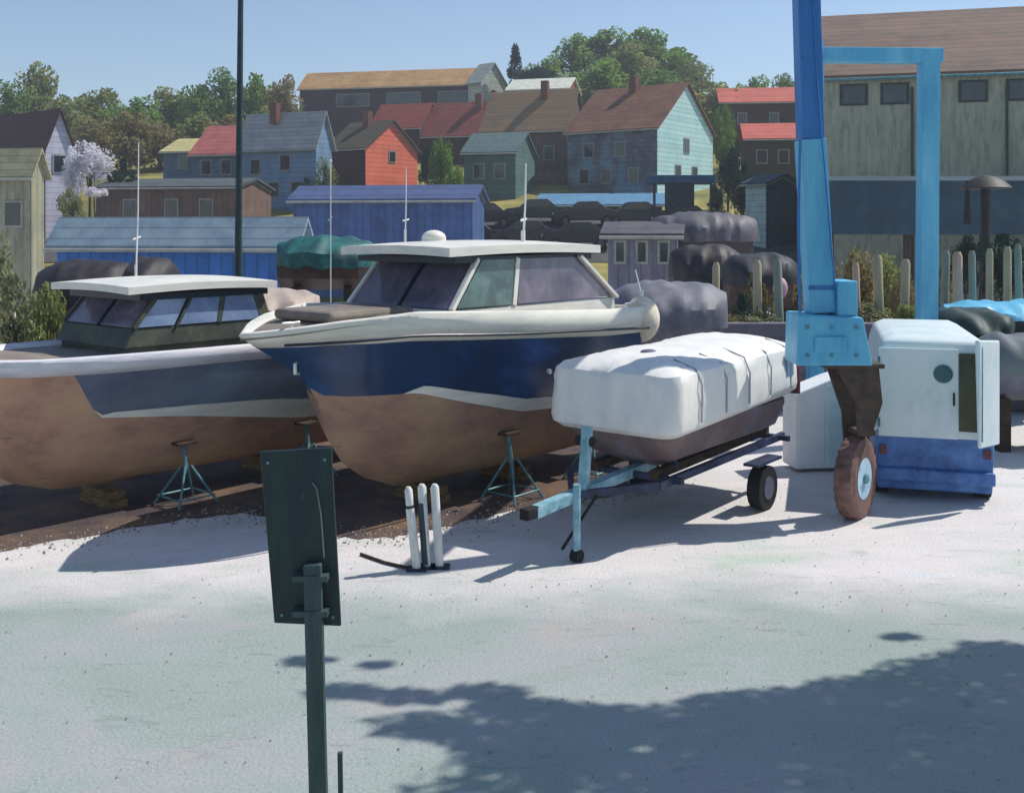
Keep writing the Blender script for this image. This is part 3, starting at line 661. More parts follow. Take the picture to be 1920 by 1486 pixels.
covered('covered_boat', 'dark green covered boat in front of the pilings, right of the hoist', 1815, 130, 575, 22.5, TARPN, TARPN, 0, group='covered boats behind', zb=1.9)
covered('covered_boat', 'boat under a bright blue cover at the right edge', 1890, 230, 562, 24.5, CRANE, NAVY, -.15, group='covered boats behind', zb=2.0)
covered('covered_boat', 'grey-mauve covered boat at the right edge behind the van', 1925, 190, 622, 20.5, M('mauve_grey_tarp', (104, 112, 116), (92, 92, 108), (112, 124, 118), scale=1.2), TARPG, 0, group='covered boats behind', zb=1.2)
ob = empty('marker_buoy', (wx(620, 25), 25, 0), 0, 'thin white whip antenna mast behind the teal covered boat', 'mast')
MB().tube([(0, 0, 0), (0, 0, wz(300, 25))], .014, 6).build('rod', ANT, ob); MB().ball((0, 0, wz(302, 25)), .035).build('tip', ANT, ob); MB().tube([(-.06, 0, 4.4), (.04, 0, 4.5)], .012).build('bracket', ANT, ob)
ob.name = 'whip_mast'

# ------------------------------------------------------------ houses
_WN = M('dark_window_glass', (34, 44, 52), (24, 32, 38), (60, 76, 84), scale=.8, rough=.15, spec=.7, bump=0)
FRM = M('window_frame_paint', (148, 150, 144), rough=.6)
def house(name, label, pxc, gpx, spx, eave, ridge, d, al, wall, roof, base=None, gw=(), sw=(), side=None, chim=None, door=None, group=None, over=.3, cat='house', wsize=(.9, 1.2), gablem=None, Wd=None):
    a = R(al); Xc = wx(pxc, d); ca, sa = math.cos(a), math.sin(a)
    k1 = (pxc + gpx - 960) / F; k2 = (pxc - spx - 960) / F
    W = (k1 * d - Xc) / (ca - k1 * sa); L = (Xc - k2 * d) / (sa + k2 * ca)
    if gpx <= 16: W = 6.5 if d > 50 else 4.5
    if Wd: W = Wd
    zb = min(hz(Xc, d), hz(Xc - sa * L, d + ca * L)) - .4 if d > 58 else 0
    dm = d + sa * W / 2
    ze = wz(eave, d); zr = wz(ridge, dm)
    o = empty(name, (Xc, d, zb), a, label, cat, group); ze -= zb; zr -= zb
    wl = MB(); wl.prism([(0, 0, 0), (W, 0, 0), (W, 0, ze), (W / 2, 0, zr), (0, 0, ze)], [(0, L, 0), (W, L, 0), (W, L, ze), (W / 2, L, zr), (0, L, ze)])
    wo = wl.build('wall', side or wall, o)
    gm = MB(); gm.prism([(0.003, -.03, 0), (W - .003, -.03, 0), (W - .003, -.03, ze), (W / 2, -.03, zr - .01), (0.003, -.03, ze)], [(0.003, -.001, 0), (W - .003, -.001, 0), (W - .003, -.001, ze), (W / 2, -.001, zr - .01), (0.003, -.001, ze)])
    gm.build('gable', wall, o)
    r = MB(); sl = (zr - ze) / (W / 2); th = .16
    for s in (0, 1):
        x0 = -over if s == 0 else W + over; z0 = ze - sl * over
        A = [(x0, -over, z0 + .03), (W / 2, -over, zr + .03), (W / 2, -over, zr + .03 + th), (x0, -over, z0 + .03 + th)]
        r.prism(A, [(x, L + over, z) for x, y, z in A])
    ro = r.build('roof', roof, o)
    tm_ = MB()
    for s in (0, 1):
        xa = -.02 if s == 0 else W + .02
        tm_.prism([(xa, -.07, ze - .16), (W / 2, -.07, zr - .16), (W / 2, -.07, zr), (xa, -.07, ze)], [(xa, -.032, ze - .16), (W / 2, -.032, zr - .16), (W / 2, -.032, zr), (xa, -.032, ze)])
    tm_.build('rake_trim', FRM, o)
    MB().tube([(-over - .06, -over, ze - sl * over + .02), (-over - .06, L + over, ze - sl * over + .02)], .07, 6).build('gutter', FRM, ro)
    if chim:
        cy = L * chim; MB().box(W / 2 - .9, W / 2 - .3, cy - .35, cy + .35, zr - .8, zr + 1.0).build('chimney', M('chimney_brick', (112, 70, 58)), ro)
    ww, wh_ = wsize
    def win(pts_f, c0, z0):
        f = MB(); f.prism(pts_f(c0 - ww / 2 - .1, c0 + ww / 2 + .1, z0 - .1, z0 + wh_ + .1, .0), pts_f(c0 - ww / 2 - .1, c0 + ww / 2 + .1, z0 - .1, z0 + wh_ + .1, .06))
        fo = f.build('window', FRM, o)
        g = MB(); g.prism(pts_f(c0 - ww / 2, c0 + ww / 2, z0, z0 + wh_, .055), pts_f(c0 - ww / 2, c0 + ww / 2, z0, z0 + wh_, .075)); g.build('pane', _WN, fo)
    for (fx, fz) in gw:
        win(lambda u0, u1, z0, z1, t: [(u0, -.031 - t, z0), (u1, -.031 - t, z0), (u1, -.031 - t, z1), (u0, -.031 - t, z1)], W * fx, ze * fz)
    for (fy, fz) in sw:
        win(lambda u0, u1, z0, z1, t: [(-.001 - t, u0, z0), (-.001 - t, u1, z0), (-.001 - t, u1, z1), (-.001 - t, u0, z1)], L * fy, ze * fz)
    if door: MB().box(W * door - .5, W * door + .5, -.07, -.031, 0, 2.3).build('door', M('house_door', (60, 50, 48)), o)
    return o
def C(n, *a, **k):
    if n.endswith('roof') and 'flat' not in n: k.setdefault('laps', 2.6)
    elif n.endswith('wall') and n[:3] in ('bri', 'per', 'pur', 'bei', 'bro', 'dra'): k.setdefault('boards', 2.2)
    elif n.endswith('wall'): k.setdefault('laps', 2.4)
    k.setdefault('rough', .75); return M(n, *a, **k)
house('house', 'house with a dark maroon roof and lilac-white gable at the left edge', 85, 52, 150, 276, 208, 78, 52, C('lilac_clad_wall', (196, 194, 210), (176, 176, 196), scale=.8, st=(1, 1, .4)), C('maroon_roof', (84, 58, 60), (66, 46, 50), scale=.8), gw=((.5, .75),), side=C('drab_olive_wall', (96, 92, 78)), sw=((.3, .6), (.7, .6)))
house('shed', 'weathered beige-grey shed with a pale roof below the maroon-roofed house', 58, 14, 130, 318, 284, 56, 80, C('beige_weathered_wall', (150, 148, 124), (120, 118, 102), (168, 164, 138), scale=.9, st=(1, 1, .4)), C('pale_sand_roof', (168, 162, 128)), sw=((.25, .6), (.6, .6)), cat='shed', Wd=1.1)
house('house', 'long brown-mauve house front below the blue wall, left of the dark pole', 440, 16, 260, 352, 338, 76, 80, C('brown_mauve_wall', (118, 92, 80), (94, 80, 68), (134, 108, 92), scale=.9), C('brown_teal_roof', (82, 88, 90)), sw=((.2, .55), (.45, .55), (.75, .55)))
house('house', 'slate blue house with a faded pink-red roof left of the dark pole', 452, 14, 92, 287, 238, 96, 74, C('slate_blue_wall', (84, 112, 140), (72, 96, 120), (98, 126, 150), scale=.8), C('pink_red_roof', (186, 104, 98), (166, 92, 88), scale=.9), sw=((.3, .6), (.7, .6)))
house('house', 'low slate house with a small yellow roof left of the pink-roofed house', 382, 10, 76, 284, 262, 101, 76, _m['slate_blue_wall'], C('straw_roof', (196, 186, 128)), sw=((.5, .6),))
house('house', 'light blue house with a pale grey roof right of the dark pole', 592, 30, 140, 268, 212, 90, 68, C('light_blue_wall', (112, 144, 178), (98, 128, 160), (128, 156, 186), scale=.8), C('pale_grey_roof', (168, 170, 170), (152, 154, 158), scale=.8), sw=((.25, .28), (.55, .28), (.4, .65), (.8, .6)), chim=.6)
house('house', 'bright orange-red gabled house with a dark brown roof in the middle', 685, 97, 74, 276, 228, 95, 54, C('coral_orange_wall', (236, 122, 92), (222, 108, 82), (240, 134, 104), scale=.7), C('umber_roof', (84, 76, 58), (70, 62, 50)), side=C('dark_maroon_wall', (70, 40, 42)), chim=.5, gw=((.5, .78),), wsize=(.7, .9))  # side wall coloured dark maroon as the house's shaded side
house('boat_shed', 'long periwinkle blue shed below the orange-red house', 885, 22, 335, 374, 352, 60, 80, C('periwinkle_wall', (64, 92, 142), (56, 76, 120), (76, 108, 160), scale=.7), C('violet_blue_roof', (74, 92, 134), (64, 80, 118)), sw=(), cat='shed')
house('boat_shed', 'bright blue shed with a pale grey-blue roof behind the left boat', 552, 22, 445, 453, 416, 38, 82, C('bright_blue_wall', (50, 106, 176), (42, 88, 154), (60, 120, 190), scale=.8), C('grey_blue_roof', (128, 150, 164), (108, 128, 146), (142, 160, 170), scale=1.2), cat='shed')
house('house', 'dark red roofed house left of the dark gap behind the orange-red house', 786, 8, 90, 238, 196, 118, 72, C('plum_wall', (66, 44, 46)), C('brick_red_roof', (134, 60, 48), (112, 50, 44), scale=.8))
house('house', 'wide dusty red roofed house above the green shrub column', 925, 12, 138, 250, 192, 116, 72, _m['plum_wall'], C('dusty_red_roof', (138, 68, 58), (112, 66, 60), (150, 82, 72), scale=.6), chim=.3)
house('long_building', 'long hilltop building with a tan roof and a band of grey-teal windows', 880, 8, 318, 158, 130, 142, 78, C('dark_plum_wall', (62, 46, 52), (48, 38, 46), scale=.5), C('tan_roof', (190, 148, 96), (168, 126, 84), (204, 168, 112), scale=.5), cat='building', sw=((.08, .63), (.38, .63), (.68, .63)), wsize=(4.6, 1.6))
house('house', 'small pale grey-green gabled house at the right end of the long hilltop building', 902, 46, 24, 152, 120, 138, 50, C('pale_sage_wall', (182, 190, 176), (164, 174, 164)), C('pale_sage_roof', (170, 178, 166)), gw=((.5, .7),))
house('house', 'low house with a white flat roof under the green hill', 1064, 8, 112, 166, 148, 128, 74, C('rust_brown_wall', (128, 80, 56)), C('white_flat_roof', (206, 208, 192)), sw=((.3, .6), (.7, .6)))
house('house', 'brown-grey house with a broad tan roof left of the brown-roofed house', 1062, 12, 158, 240, 170, 101, 70, C('umber_grey_wall', (104, 88, 78), (84, 66, 64), (120, 108, 88), scale=.6), C('tan_grey_roof', (142, 118, 88), (124, 110, 92), (156, 120, 80), scale=.5), sw=((.2, .5), (.5, .5), (.8, .5)), chim=.35)
house('house', 'dull teal house with a grey-teal roof in front of the tan-roofed house', 966, 10, 96, 285, 252, 92, 74, C('dull_teal_wall', (82, 116, 112), (70, 98, 96), (98, 116, 108), scale=.7), C('grey_teal_roof', (86, 108, 108)), sw=((.3, .5), (.7, .5)))
house('house', 'tall house with a pale cyan gable and a brown roof in the middle distance', 1232, 104, 168, 238, 158, 92, 54, C('pale_cyan_wall', (192, 232, 230), (174, 220, 222), (206, 238, 234), scale=.7, st=(1, 1, .4)), C('red_brown_roof', (128, 90, 70), (108, 76, 62), (140, 102, 74), scale=.6), side=C('mauve_blue_wall', (112, 108, 116), (96, 86, 98), (112, 150, 168), scale=.45, hard=.05), sw=((.25, .3), (.55, .3), (.8, .3), (.4, .65), (.75, .65)), chim=.55, gw=((.35, .35), (.65, .35), (.5, .72)))  # side wall coloured darker mauve as the shaded side, with light blue patches
house('house', 'upper house with a bright red roof and dark brown walls left of the hoist', 1552, 6, 200, 190, 166, 122, 84, C('dark_brown_wall', (66, 48, 36), (50, 38, 32)), C('bright_red_roof', (200, 98, 80), (184, 86, 72), scale=.6), sw=((.2, .6), (.5, .6), (.8, .6)))
house('house', 'lower house with a red roof band and dark olive walls left of the hoist', 1500, 6, 102, 260, 234, 104, 82, C('dark_olive_wall', (70, 62, 40), (54, 46, 34)), _m['bright_red_roof'], sw=((.3, .5), (.7, .5)))
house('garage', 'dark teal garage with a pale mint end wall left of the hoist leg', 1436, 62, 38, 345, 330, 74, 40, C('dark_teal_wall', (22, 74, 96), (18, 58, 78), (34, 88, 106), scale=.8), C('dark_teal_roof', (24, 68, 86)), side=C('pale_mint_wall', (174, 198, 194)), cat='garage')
house('boat_shed', 'small lavender-grey shed with dark windows behind the stern of the blue cabin boat', 1268, 16, 128, 442, 424, 42, 78, C('purple_grey_wall', (122, 118, 134), (104, 100, 114), (136, 132, 148), scale=.8), C('purple_grey_roof', (92, 90, 98), (78, 76, 86), (104, 100, 104), scale=.9), sw=((.18, .74), (.5, .74), (.82, .74)), wsize=(.3, .75), cat='shed', Wd=2.5)
# roof of a blue shop seen above the parked cars, blue kiosk
house('shop', 'low shop with a long sky blue roof behind the row of parked cars', 1240, 10, 232, 385, 366, 86, 80, C('shop_wall', (84, 88, 92)), C('sky_blue_flat_roof', (86, 136, 168), (74, 118, 150)), cat='shop')
k = empty('kiosk', (wx(1275, 80), 80, hz(wx(1275, 80), 80) - .2), 0, 'small kiosk with a flat deep blue canopy below the pale cyan gable', 'kiosk')
zz = wz(330, 80) - k.location.z; MB().box(-2.4, 2.4, -1.5, 1.5, zz - .6, zz).build('canopy', C('deep_blue_canopy', (34, 92, 128), (24, 70, 104)), k, bevel=.05)
MB().box(-1.0, .9, -1, 1, 0, zz - .6).build('booth', C('booth_teal', (30, 58, 66)), k)
for sx in (-2.1, 2.1): MB().bar((sx, -1.3, 0), (sx, -1.3, zz - .6), .18).build('post', NAVY, k)

# warehouse on the right
wa = empty('warehouse', (wx(1540, 60), 60, 0), 0, 'large warehouse with a brown roof and pale green weathered wall behind the hoist', 'warehouse')
wa.rotation_euler = (0, 0, R(-15))
zE, zR = wz(146, 60), wz(36, 70)
GW = C('pale_green_render', (156, 158, 136), (122, 130, 114), (176, 176, 150), scale=1.3, st=(2.5, 2.5, .5), rough=.9, bump=.6, bscale=3)
MB().prism([(0, 0, -.3), (0, 22, -.3), (0, 22, zE), (0, 11, zR - .3), (0, 0, zE)], [(34, 0, -.3), (34, 22, -.3), (34, 22, zE), (34, 11, zR - .3), (34, 0, zE)]).build('wall', GW, wa)
r = MB(); A = [(-.4, -.4, zE - .25), (-.4, 11, zR), (-.4, 11, zR + .3), (-.4, -.4, zE + .05)]; r.prism(A, [(34.5, y, z) for x, y, z in A]); A = [(-.4, 22.6, zE - .55), (-.4, 11, zR), (-.4, 11, zR + .3), (-.4, 22.6, zE - .25)]; r.prism(A, [(34.5, y, z) for x, y, z in A])
r.build('roof', C('brown_grey_roof', (122, 102, 88), (104, 90, 80), (136, 108, 92), scale=.5, rough=.9), wa)
for px in (1598, 1670, 1804, 1884, 1960, 2040):
    x = wx(px, 60) - wa.location.x
    f = MB().box(x - .75, x + .75, -.06, -.002, wz(200, 60), wz(160, 60)).build('window', C('dark_sash', (40, 60, 54)), wa); MB().box(x - .6, x + .6, -.09, -.055, wz(196, 60), wz(164, 60)).build('pane', _WN, f)
gt = MB().tube([(-.3, -.46, zE - .2), (34, -.46, zE - .2)], .09, 8).build('gutter', STEEL, wa)
for px in (1700, 1860): x = wx(px, 60) - wa.location.x; MB().tube([(x, -.1, 0), (x, -.1, zE - .7)], .07, 8).build('downpipe', _m['dark_sash'], wa)
cn = empty('canopy', (wx(1546, 50), 50, 0), 0, 'long dark teal canopy on posts along the foot of the warehouse', 'canopy')
MB().prism([(0, 0, wz(440, 50)), (0, 4, wz(440, 50)), (0, 4, wz(330, 50) + .2), (0, 0, wz(338, 50))], [(24, 0, wz(440, 50)), (24, 4, wz(440, 50)), (24, 4, wz(330, 50) + .2), (24, 0, wz(338, 50))]).build('fascia', C('petrol_blue', (24, 60, 80), (18, 46, 60), (36, 76, 88), scale=.7, bump=.4), cn, bevel=.05)
for i in range(7): MB().bar((.4 + i * 3.6, .4, 0), (.4 + i * 3.6, .4, wz(440, 50)), .25).build('post', DWOOD, cn)

# umbrella
um = empty('parasol', (wx(1848, 36), 36, 0), 0, 'black flat parasol on a thick post before the dark teal canopy', 'parasol')
zt = wz(328, 36); rings = [[(math.cos(a) * rr_, math.sin(a) * rr_, z) for a in [2 * math.pi * j / 16 for j in range(16)]] for rr_, z in ((.8, zt - .48), (.84, zt - .44), (.6, zt - .22), (.3, zt - .06), (.02, zt))]
BLKF = M('black_fabric', (20, 24, 24), (14, 18, 18), (34, 40, 38), scale=3)
MB().loft(rings, True, True).build('canopy', BLKF, um, smooth=True)
MB().tube([(0, 0, 0), (0, 0, zt - .1)], .16, 10).build('pole', BLKF, um, smooth=True)
MB().tube([(-.62, 0, wz(420, 36)), (-.62, 0, zt - .2)], [.14, .05], 8).build('closed_flap', BLKF, um, smooth=True)

# wall and pilings
wlo = MB().box(wx(1285, 24.6), wx(2300, 24.6), 24.6, 25.0, 0, wz(606, 24.6)).build('yard_wall', C('mauve_grey_wall', (122, 116, 130), (104, 100, 112), (136, 130, 138), scale=.9), bevel=.03)
tag(wlo, 'low mauve-grey wall running across the yard behind the hoist', 'wall')
PL = [(1340, 492, 'pale', 'pale piling furthest left, before the dark covered boat'), (1422, 488, 'pale', 'pale piling left of the pink float'),
      (1466, 486, 'grey', 'grey piling just left of the hoist leg'), (1612, 492, 'pink', 'pinkish piling right beside the hoist leg'),
      (1652, 478, 'pale', 'sandy piling midway between the two hoist legs'), (1690, 486, 'pale', 'sandy piling just left of the thin hoist leg'),
      (1765, 470, 'grey', 'grey piling just right of the thin hoist leg'), (1799, 472, 'pink', 'pinkish pale piling, second right of the thin hoist leg'),
      (1826, 470, 'grey', 'grey piling below the black parasol'), (1854, 466, 'pale', 'sandy piling, first right of the parasol post'),
      (1888, 462, 'pale', 'sandy piling, second from the right edge'), (1914, 458, 'grey', 'grey piling at the right edge')]
PMT = {'pale': C('sandy_piling', (172, 160, 132), (140, 130, 108), st=(3, 3, .5)), 'grey': C('grey_piling', (128, 140, 128), (104, 116, 108), st=(3, 3, .5)), 'pink': C('pink_piling', (192, 160, 140), (150, 128, 112), st=(3, 3, .5))}
for px, top, kd, lab in PL:
    d = 26 + random.uniform(-.4, .4); z = wz(top, d); r_ = .1 + random.uniform(-.015, .03); t = random.uniform(-.12, .12)
    o = MB().tube([(0, 0, 0), (t * .5, 0, z * .5), (t, 0, z * .97), (t, 0, z)], [r_ * 1.1, r_, r_ * .95, r_ * .6], 10).build('piling', PMT[kd], smooth=True)
    o.location = (wx(px, d), d, 0); tag(o, lab, 'piling', 'pilings behind the yard')
o = empty('net_float', (wx(1463, 25.8), 25.8, 0), 0, 'pink and pale round float on a stake left of the hoist leg', 'float')
MB().tube([(0, 0, 0), (0, 0, wz(560, 25.8))], .04, 6).build('stake', DWOOD, o); MB().ball((0, 0, wz(540, 25.8)), (.18, .16, .26)).build('ball', C('pink_float', (206, 164, 172), (180, 170, 176), scale=4), o, smooth=True)

# ------------------------------------------------------------ cars on the street behind
def make_car(col):
    o = empty('parked_car', (0, 0, 0)); n = 1.75
    prof = [(-2.1, .35), (-2.15, .7), (-2.0, .88), (-1.1, .98), (-.55, 1.42), (.75, 1.45), (1.35, 1.02), (2.0, .92), (2.12, .6), (2.1, .35)]
    MB().prism([(x, -.85, z) for x, z in prof], [(x, .85, z) for x, z in prof]).build('body', col, o, bevel=.08)
    g = [(-.98, 1.0), (-.5, 1.37), (.72, 1.39), (1.2, 1.02)]
    MB().prism([(x, -.87, z) for x, z in g], [(x, -.845, z) for x, z in g]).build('side_window', _WN, o)
    for x in (-1.35, 1.35):
        for y in (-.88, .68):
            t = MB().tube([(x, y, .33), (x, y + .2, .33)], .33, 16).build('wheel', BLK, o, smooth=True); MB().tube([(x, y - .01, .33), (x, y + .21, .33)], .17, 12).build('rim', M('dull_rim', (90, 92, 94)), t)
    for y in (-.7, .5): MB().box(-2.17, -2.08, y, y + .25, .66, .8).build('headlight', CHROME, o)
    return o
cm = {'black': C('black_car_paint', (30, 34, 38), rough=.3), 'brown': C('brown_car_paint', (62, 52, 50), rough=.35), 'green': C('green_car_paint', (36, 52, 50), rough=.3), 'plum': C('plum_car_paint', (48, 40, 54), rough=.3), 'sand': C('sand_car_paint', (170, 160, 132), rough=.35)}
cars = [(905, 80, 'black', 'black car at the left end of the upper street row'), (1005, 81, 'green', 'dark green car in the upper street row, above the antenna on the white hardtop'),
        (1098, 80, 'brown', 'brown car in the middle of the upper street row'), (1190, 80, 'green', 'dark green car in the upper street row, left of the kiosk post'), (1282, 79, 'black', 'black car parked right under the blue kiosk canopy'),
        (878, 74, 'black', 'black car in the lower row, nearest the radar dome'), (985, 74, 'plum', 'plum dark car in the lower row, between two black cars'), (1082, 73.5, 'black', 'black car in the lower row above the right end of the hardtop')]
protos = {}
for px, d, c_, lab in cars:
    if c_ not in protos: o = protos[c_] = make_car(cm[c_])
    else: o = copy_tree(protos[c_])
    X = wx(px, d); o.location = (X, d, hz(X, d) + .02); o.rotation_euler = (0, 0, random.uniform(-.06, .06)); o.scale = (1.15, 1.1, 1.3)
    tag(o, lab, 'car', 'cars parked on the street behind')

# ------------------------------------------------------------ trees
def foliage(seed, n, leaf, sx=1, sz=1, clumps=26, cone=False, gap=.0):
    rnd = random.Random(seed); v = []; f = []; cl = []
    for i in range(clumps):
        while True:
            p = Vector((rnd.uniform(-1, 1), rnd.uniform(-1, 1), rnd.uniform(-1, 1)))
            if p.length < 1: break
        if cone: t = rnd.random(); a = rnd.uniform(0, 6.28); p = Vector((math.cos(a) * (1 - t) * .75, math.sin(a) * (1 - t) * .75, -1 + 2 * t))
        cl.append((Vector((p.x * sx * .72, p.y * sx * .72, p.z * .74 * sz)), rnd.uniform(.2, .4) * (1 if not cone else .6)))
    for i in range(n):
        c, r = rnd.choice(cl)
        while True:
            p = Vector((rnd.uniform(-1, 1), rnd.uniform(-1, 1), rnd.uniform(-1, 1)))
            if .3 < p.length < 1: break
        p = c + p * r; s = leaf * rnd.uniform(.7, 1.5)
        u = Vector((rnd.gauss(0, 1), rnd.gauss(0, 1), rnd.gauss(0, 1))).normalized(); t = u.orthogonal().normalized()
        k = len(v); v += [p - u * s, p + t * s * .6, p + u * s, p - t * s * .6]; f.append((k, k + 1, k + 2, k + 3))
    return v, f
def tree_mesh(name, seed, n, leaf, mat, **kw):
    v, f = foliage(seed, n, leaf, **kw); me = bpy.data.meshes.new(name); me.from_pydata([tuple(p) for p in v], [], f); me.materials.append(mat); return me
def leafmat(name, a, b, c, sc=1.3):
    m = M(name, a, b, c, scale=sc, rough=.75, bump=0, spec=.2)
    n, l = m.node_tree.nodes, m.node_tree.links
    tl = n.new('ShaderNodeBsdfTranslucent'); mx = n.new('ShaderNodeMixShader'); mx.inputs[0].default_value = .5
    l.new(n['Color Ramp'].outputs[0] if 'Color Ramp' in n else n['ColorRamp'].outputs[0], tl.inputs[0])
    l.new(n['Principled BSDF'].outputs[0], mx.inputs[1]); l.new(tl.outputs[0], mx.inputs[2])
    l.new(mx.outputs[0], n['Material Output'].inputs[0])
    return m
LG = leafmat('leaf_deep_green', (108, 140, 62), (84, 114, 52), (132, 160, 78))
LO = leafmat('leaf_olive', (132, 142, 84), (108, 112, 66), (156, 162, 98))
LBN = leafmat('leaf_brown_olive', (140, 130, 86), (120, 108, 74), (156, 146, 98))
LD = leafmat('leaf_dark_teal', (34, 62, 56), (24, 44, 44), (54, 84, 68))
LL = leafmat('leaf_lilac_blossom', (230, 228, 234), (212, 208, 224), (240, 238, 242))
LY = leafmat('leaf_dry_sage', (140, 144, 108), (112, 122, 92), (162, 162, 124))
BARK = C('bark', (72, 58, 44), (52, 44, 36), scale=3, st=(3, 3, .6))
kinds = {}
for nm, mt in (('green', LG), ('olive', LO), ('brown', LBN), ('teal', LD), ('lilac', LL), ('sage', LY)):
    kinds[nm] = [tree_mesh('crown_' + nm, 11 + i * 7 + len(nm), 3000, .055, mt) for i in range(2)]
kinds['conifer'] = [tree_mesh('crown_conifer', 5, 2600, .05, LD, cone=True, clumps=60)] * 2
kinds['column'] = [tree_mesh('crown_column', 9, 2600, .06, LG, clumps=40)] * 2
trunk_me = MB().tube([(0, 0, -1.3), (.02, .01, -.4), (.0, .03, .3)], [.07, .05, .02], 8).tube([(.02, 0, -.4), (.4, .1, .3)], [.03, .012], 6).tube([(.0, 0, -.5), (-.35, -.15, .25)], [.03, .012], 6)
tm = trunk_me.build('trunk_source', BARK, smooth=True); TRM = tm.data; bpy.data.objects.remove(tm)
def tree(px, top, d, wpx, kind, label, group=None, bot=None, name='tree', i=[0]):
    i[0] += 1; X = wx(px, d); zg = hz(X, d) if d > 55 else 0
    zt = wz(top, d); zb = zg if bot is None else wz(bot, d)
    hh = (zt - zb) / 2; wd = wpx / F * d / 2
    o = empty(name, (X, d, zg), random.uniform(0, 6.28), label, 'tree' if name == 'tree' else 'shrub', group)
    c = bpy.data.objects.new('crown', kinds[kind][i[0] % 2]); COL.objects.link(c); c.parent = o; c.location = (0, 0, zb + hh - zg); c.scale = (wd, wd, hh * 1.02)
    t = bpy.data.objects.new('trunk', TRM); COL.objects.link(t); t.parent = o; t.scale = (wd, wd, (zb + hh - zg) / 1.3 if zb + hh - zg > .2 else .2); t.location = (0, 0, zb + hh - zg)
    return o
gL = 'trees on the left skyline'
for px, top, d, wd, kd, lab in (
    (15, 132, 132, 110, 'green', 'green tree at the far left edge of the skyline'), (62, 112, 136, 120, 'olive', 'rounded olive tree above the maroon-roofed house'),
    (120, 168, 128, 130, 'olive', 'low olive tree right of the maroon roof'), (190, 158, 132, 130, 'olive', 'olive tree on the skyline above the lilac blossom'),
    (255, 166, 128, 140, 'green', 'mid green tree on the skyline over the thin left antenna'), (320, 160, 134, 130, 'olive', 'olive tree on the skyline above the straw roof'),
    (375, 142, 134, 120, 'green', 'mid green tree left of the dark pole top'), (430, 120, 136, 120, 'green', 'tall green tree directly behind the dark pole'),
    (485, 125, 138, 100, 'green', 'green tree just right of the dark pole'), (532, 134, 135, 86, 'brown', 'brownish tree left of the long hilltop building')):
    tree(px, top, d, wd, kd, lab, gL, name='tree')
gB = 'brown trees behind the left houses'
for px, top, d, wd, kd, lab in (
    (170, 205, 112, 110, 'brown', 'brown tree between maroon roof and brown thicket'), (235, 205, 110, 130, 'brown', 'brown-olive tree above the thin left antenna tip'),
    (300, 215, 112, 130, 'brown', 'brown-olive tree above the straw-roofed house'), (365, 205, 114, 110, 'olive', 'olive-brown tree above the pink-red roof'),
    (425, 200, 113, 110, 'brown', 'brown tree behind the pole and pink-red roof'), (490, 195, 112, 90, 'olive', 'olive tree just above the pale grey roof'),
    (556, 190, 112, 70, 'olive', 'olive tree at the right end of the pale grey roof'), (590, 215, 116, 80, 'brown', 'brown bush right of the pale grey roof')):
    tree(px, top, d, wd, kd, lab, gB)
gR = 'trees on the right hilltop'
for px, top, d, wd, kd, lab in (
    (1022, 98, 152, 100, 'green', 'green tree at the left foot of the hilltop grove'), (1072, 60, 158, 120, 'green', 'tall green tree left in the hilltop grove'),
    (1135, 44, 162, 140, 'green', 'topmost green tree of the hilltop grove'), (1200, 52, 160, 140, 'green', 'broad green tree just right of the top of the hilltop grove'),
    (1262, 78, 158, 130, 'green', 'green tree on the right shoulder of the hilltop grove'), (1308, 108, 152, 100, 'olive', 'yellowish tree at the right end of the hilltop grove'),
    (1178, 70, 150, 130, 'olive', 'yellow-green tree filling the gap below the top of the grove'), (1120, 105, 140, 180, 'green', 'wide green tree low in the middle of the hilltop grove'), (1235, 112, 138, 160, 'green', 'wide green tree behind the brown roof ridge'),
    (1340, 150, 134, 110, 'olive', 'yellow-green tree behind the pale cyan gable'), (1412, 130, 140, 100, 'green', 'small green tree above the bright red roof'),
    (1480, 132, 142, 90, 'green', 'small green tree left of the deep blue hoist leg'), (1375, 150, 126, 90, 'green', 'green tree beside the left end of the red roof')):
    tree(px, top, d, wd, kd, lab, gR)
tree(966, 78, 140, 60, 'conifer', 'dark pointed conifer right of the pale sage house', bot=165)
tree(1010, 120, 136, 90, 'teal', 'dark low tree at the foot of the conifer', bot=165)
tree(826, 238, 90, 52, 'column', 'tall narrow bright green shrub column right of the orange-red house', name='shrub')
tree(800, 262, 98, 40, 'teal', 'dark shrub close against the right wall of the orange-red house', name='shrub')
tree(852, 300, 87, 44, 'column', 'lower bright green shrub right of the tall column', name='shrub')
tree(610, 280, 88, 54, 'olive', 'olive shrub between the light blue house and the orange-red house', name='shrub')
tree(575, 330, 82, 50, 'teal', 'dark teal round shrub at the right corner of the light blue house', name='shrub', bot=385)
tree(650, 345, 80, 70, 'teal', 'dark teal shrub at the foot of the orange-red house', name='shrub', bot=380)
tree(230, 290, 80, 80, 'teal', 'dark teal shrub by the thin left antenna', name='shrub')
tree(168, 252, 70, 100, 'lilac', 'lilac-white blossoming tree right of the lilac gable', bot=350)
tree(140, 270, 69, 56, 'lilac', 'small lilac blossoming tree against the lilac gable', bot=380)
tree(178, 348, 66, 50, 'lilac', 'lowest lilac blossoming shrub right of the beige shed', name='shrub', bot=372)
tree(130, 350, 64, 60, 'sage', 'pale sage shrub below the lilac gable', name='shrub', bot=440)
tree(1365, 262, 88, 62, 'teal', 'dark blue-green tree right of the pale cyan house')
tree(1395, 300, 84, 50, 'teal', 'dark blue-green bush left of the dark teal garage', name='shrub')
tree(1345, 335, 82, 40, 'teal', 'dark bush right of the blue kiosk', name='shrub')
tree(1360, 190, 112, 60, 'green', 'green tree left of the upper dark brown walls')
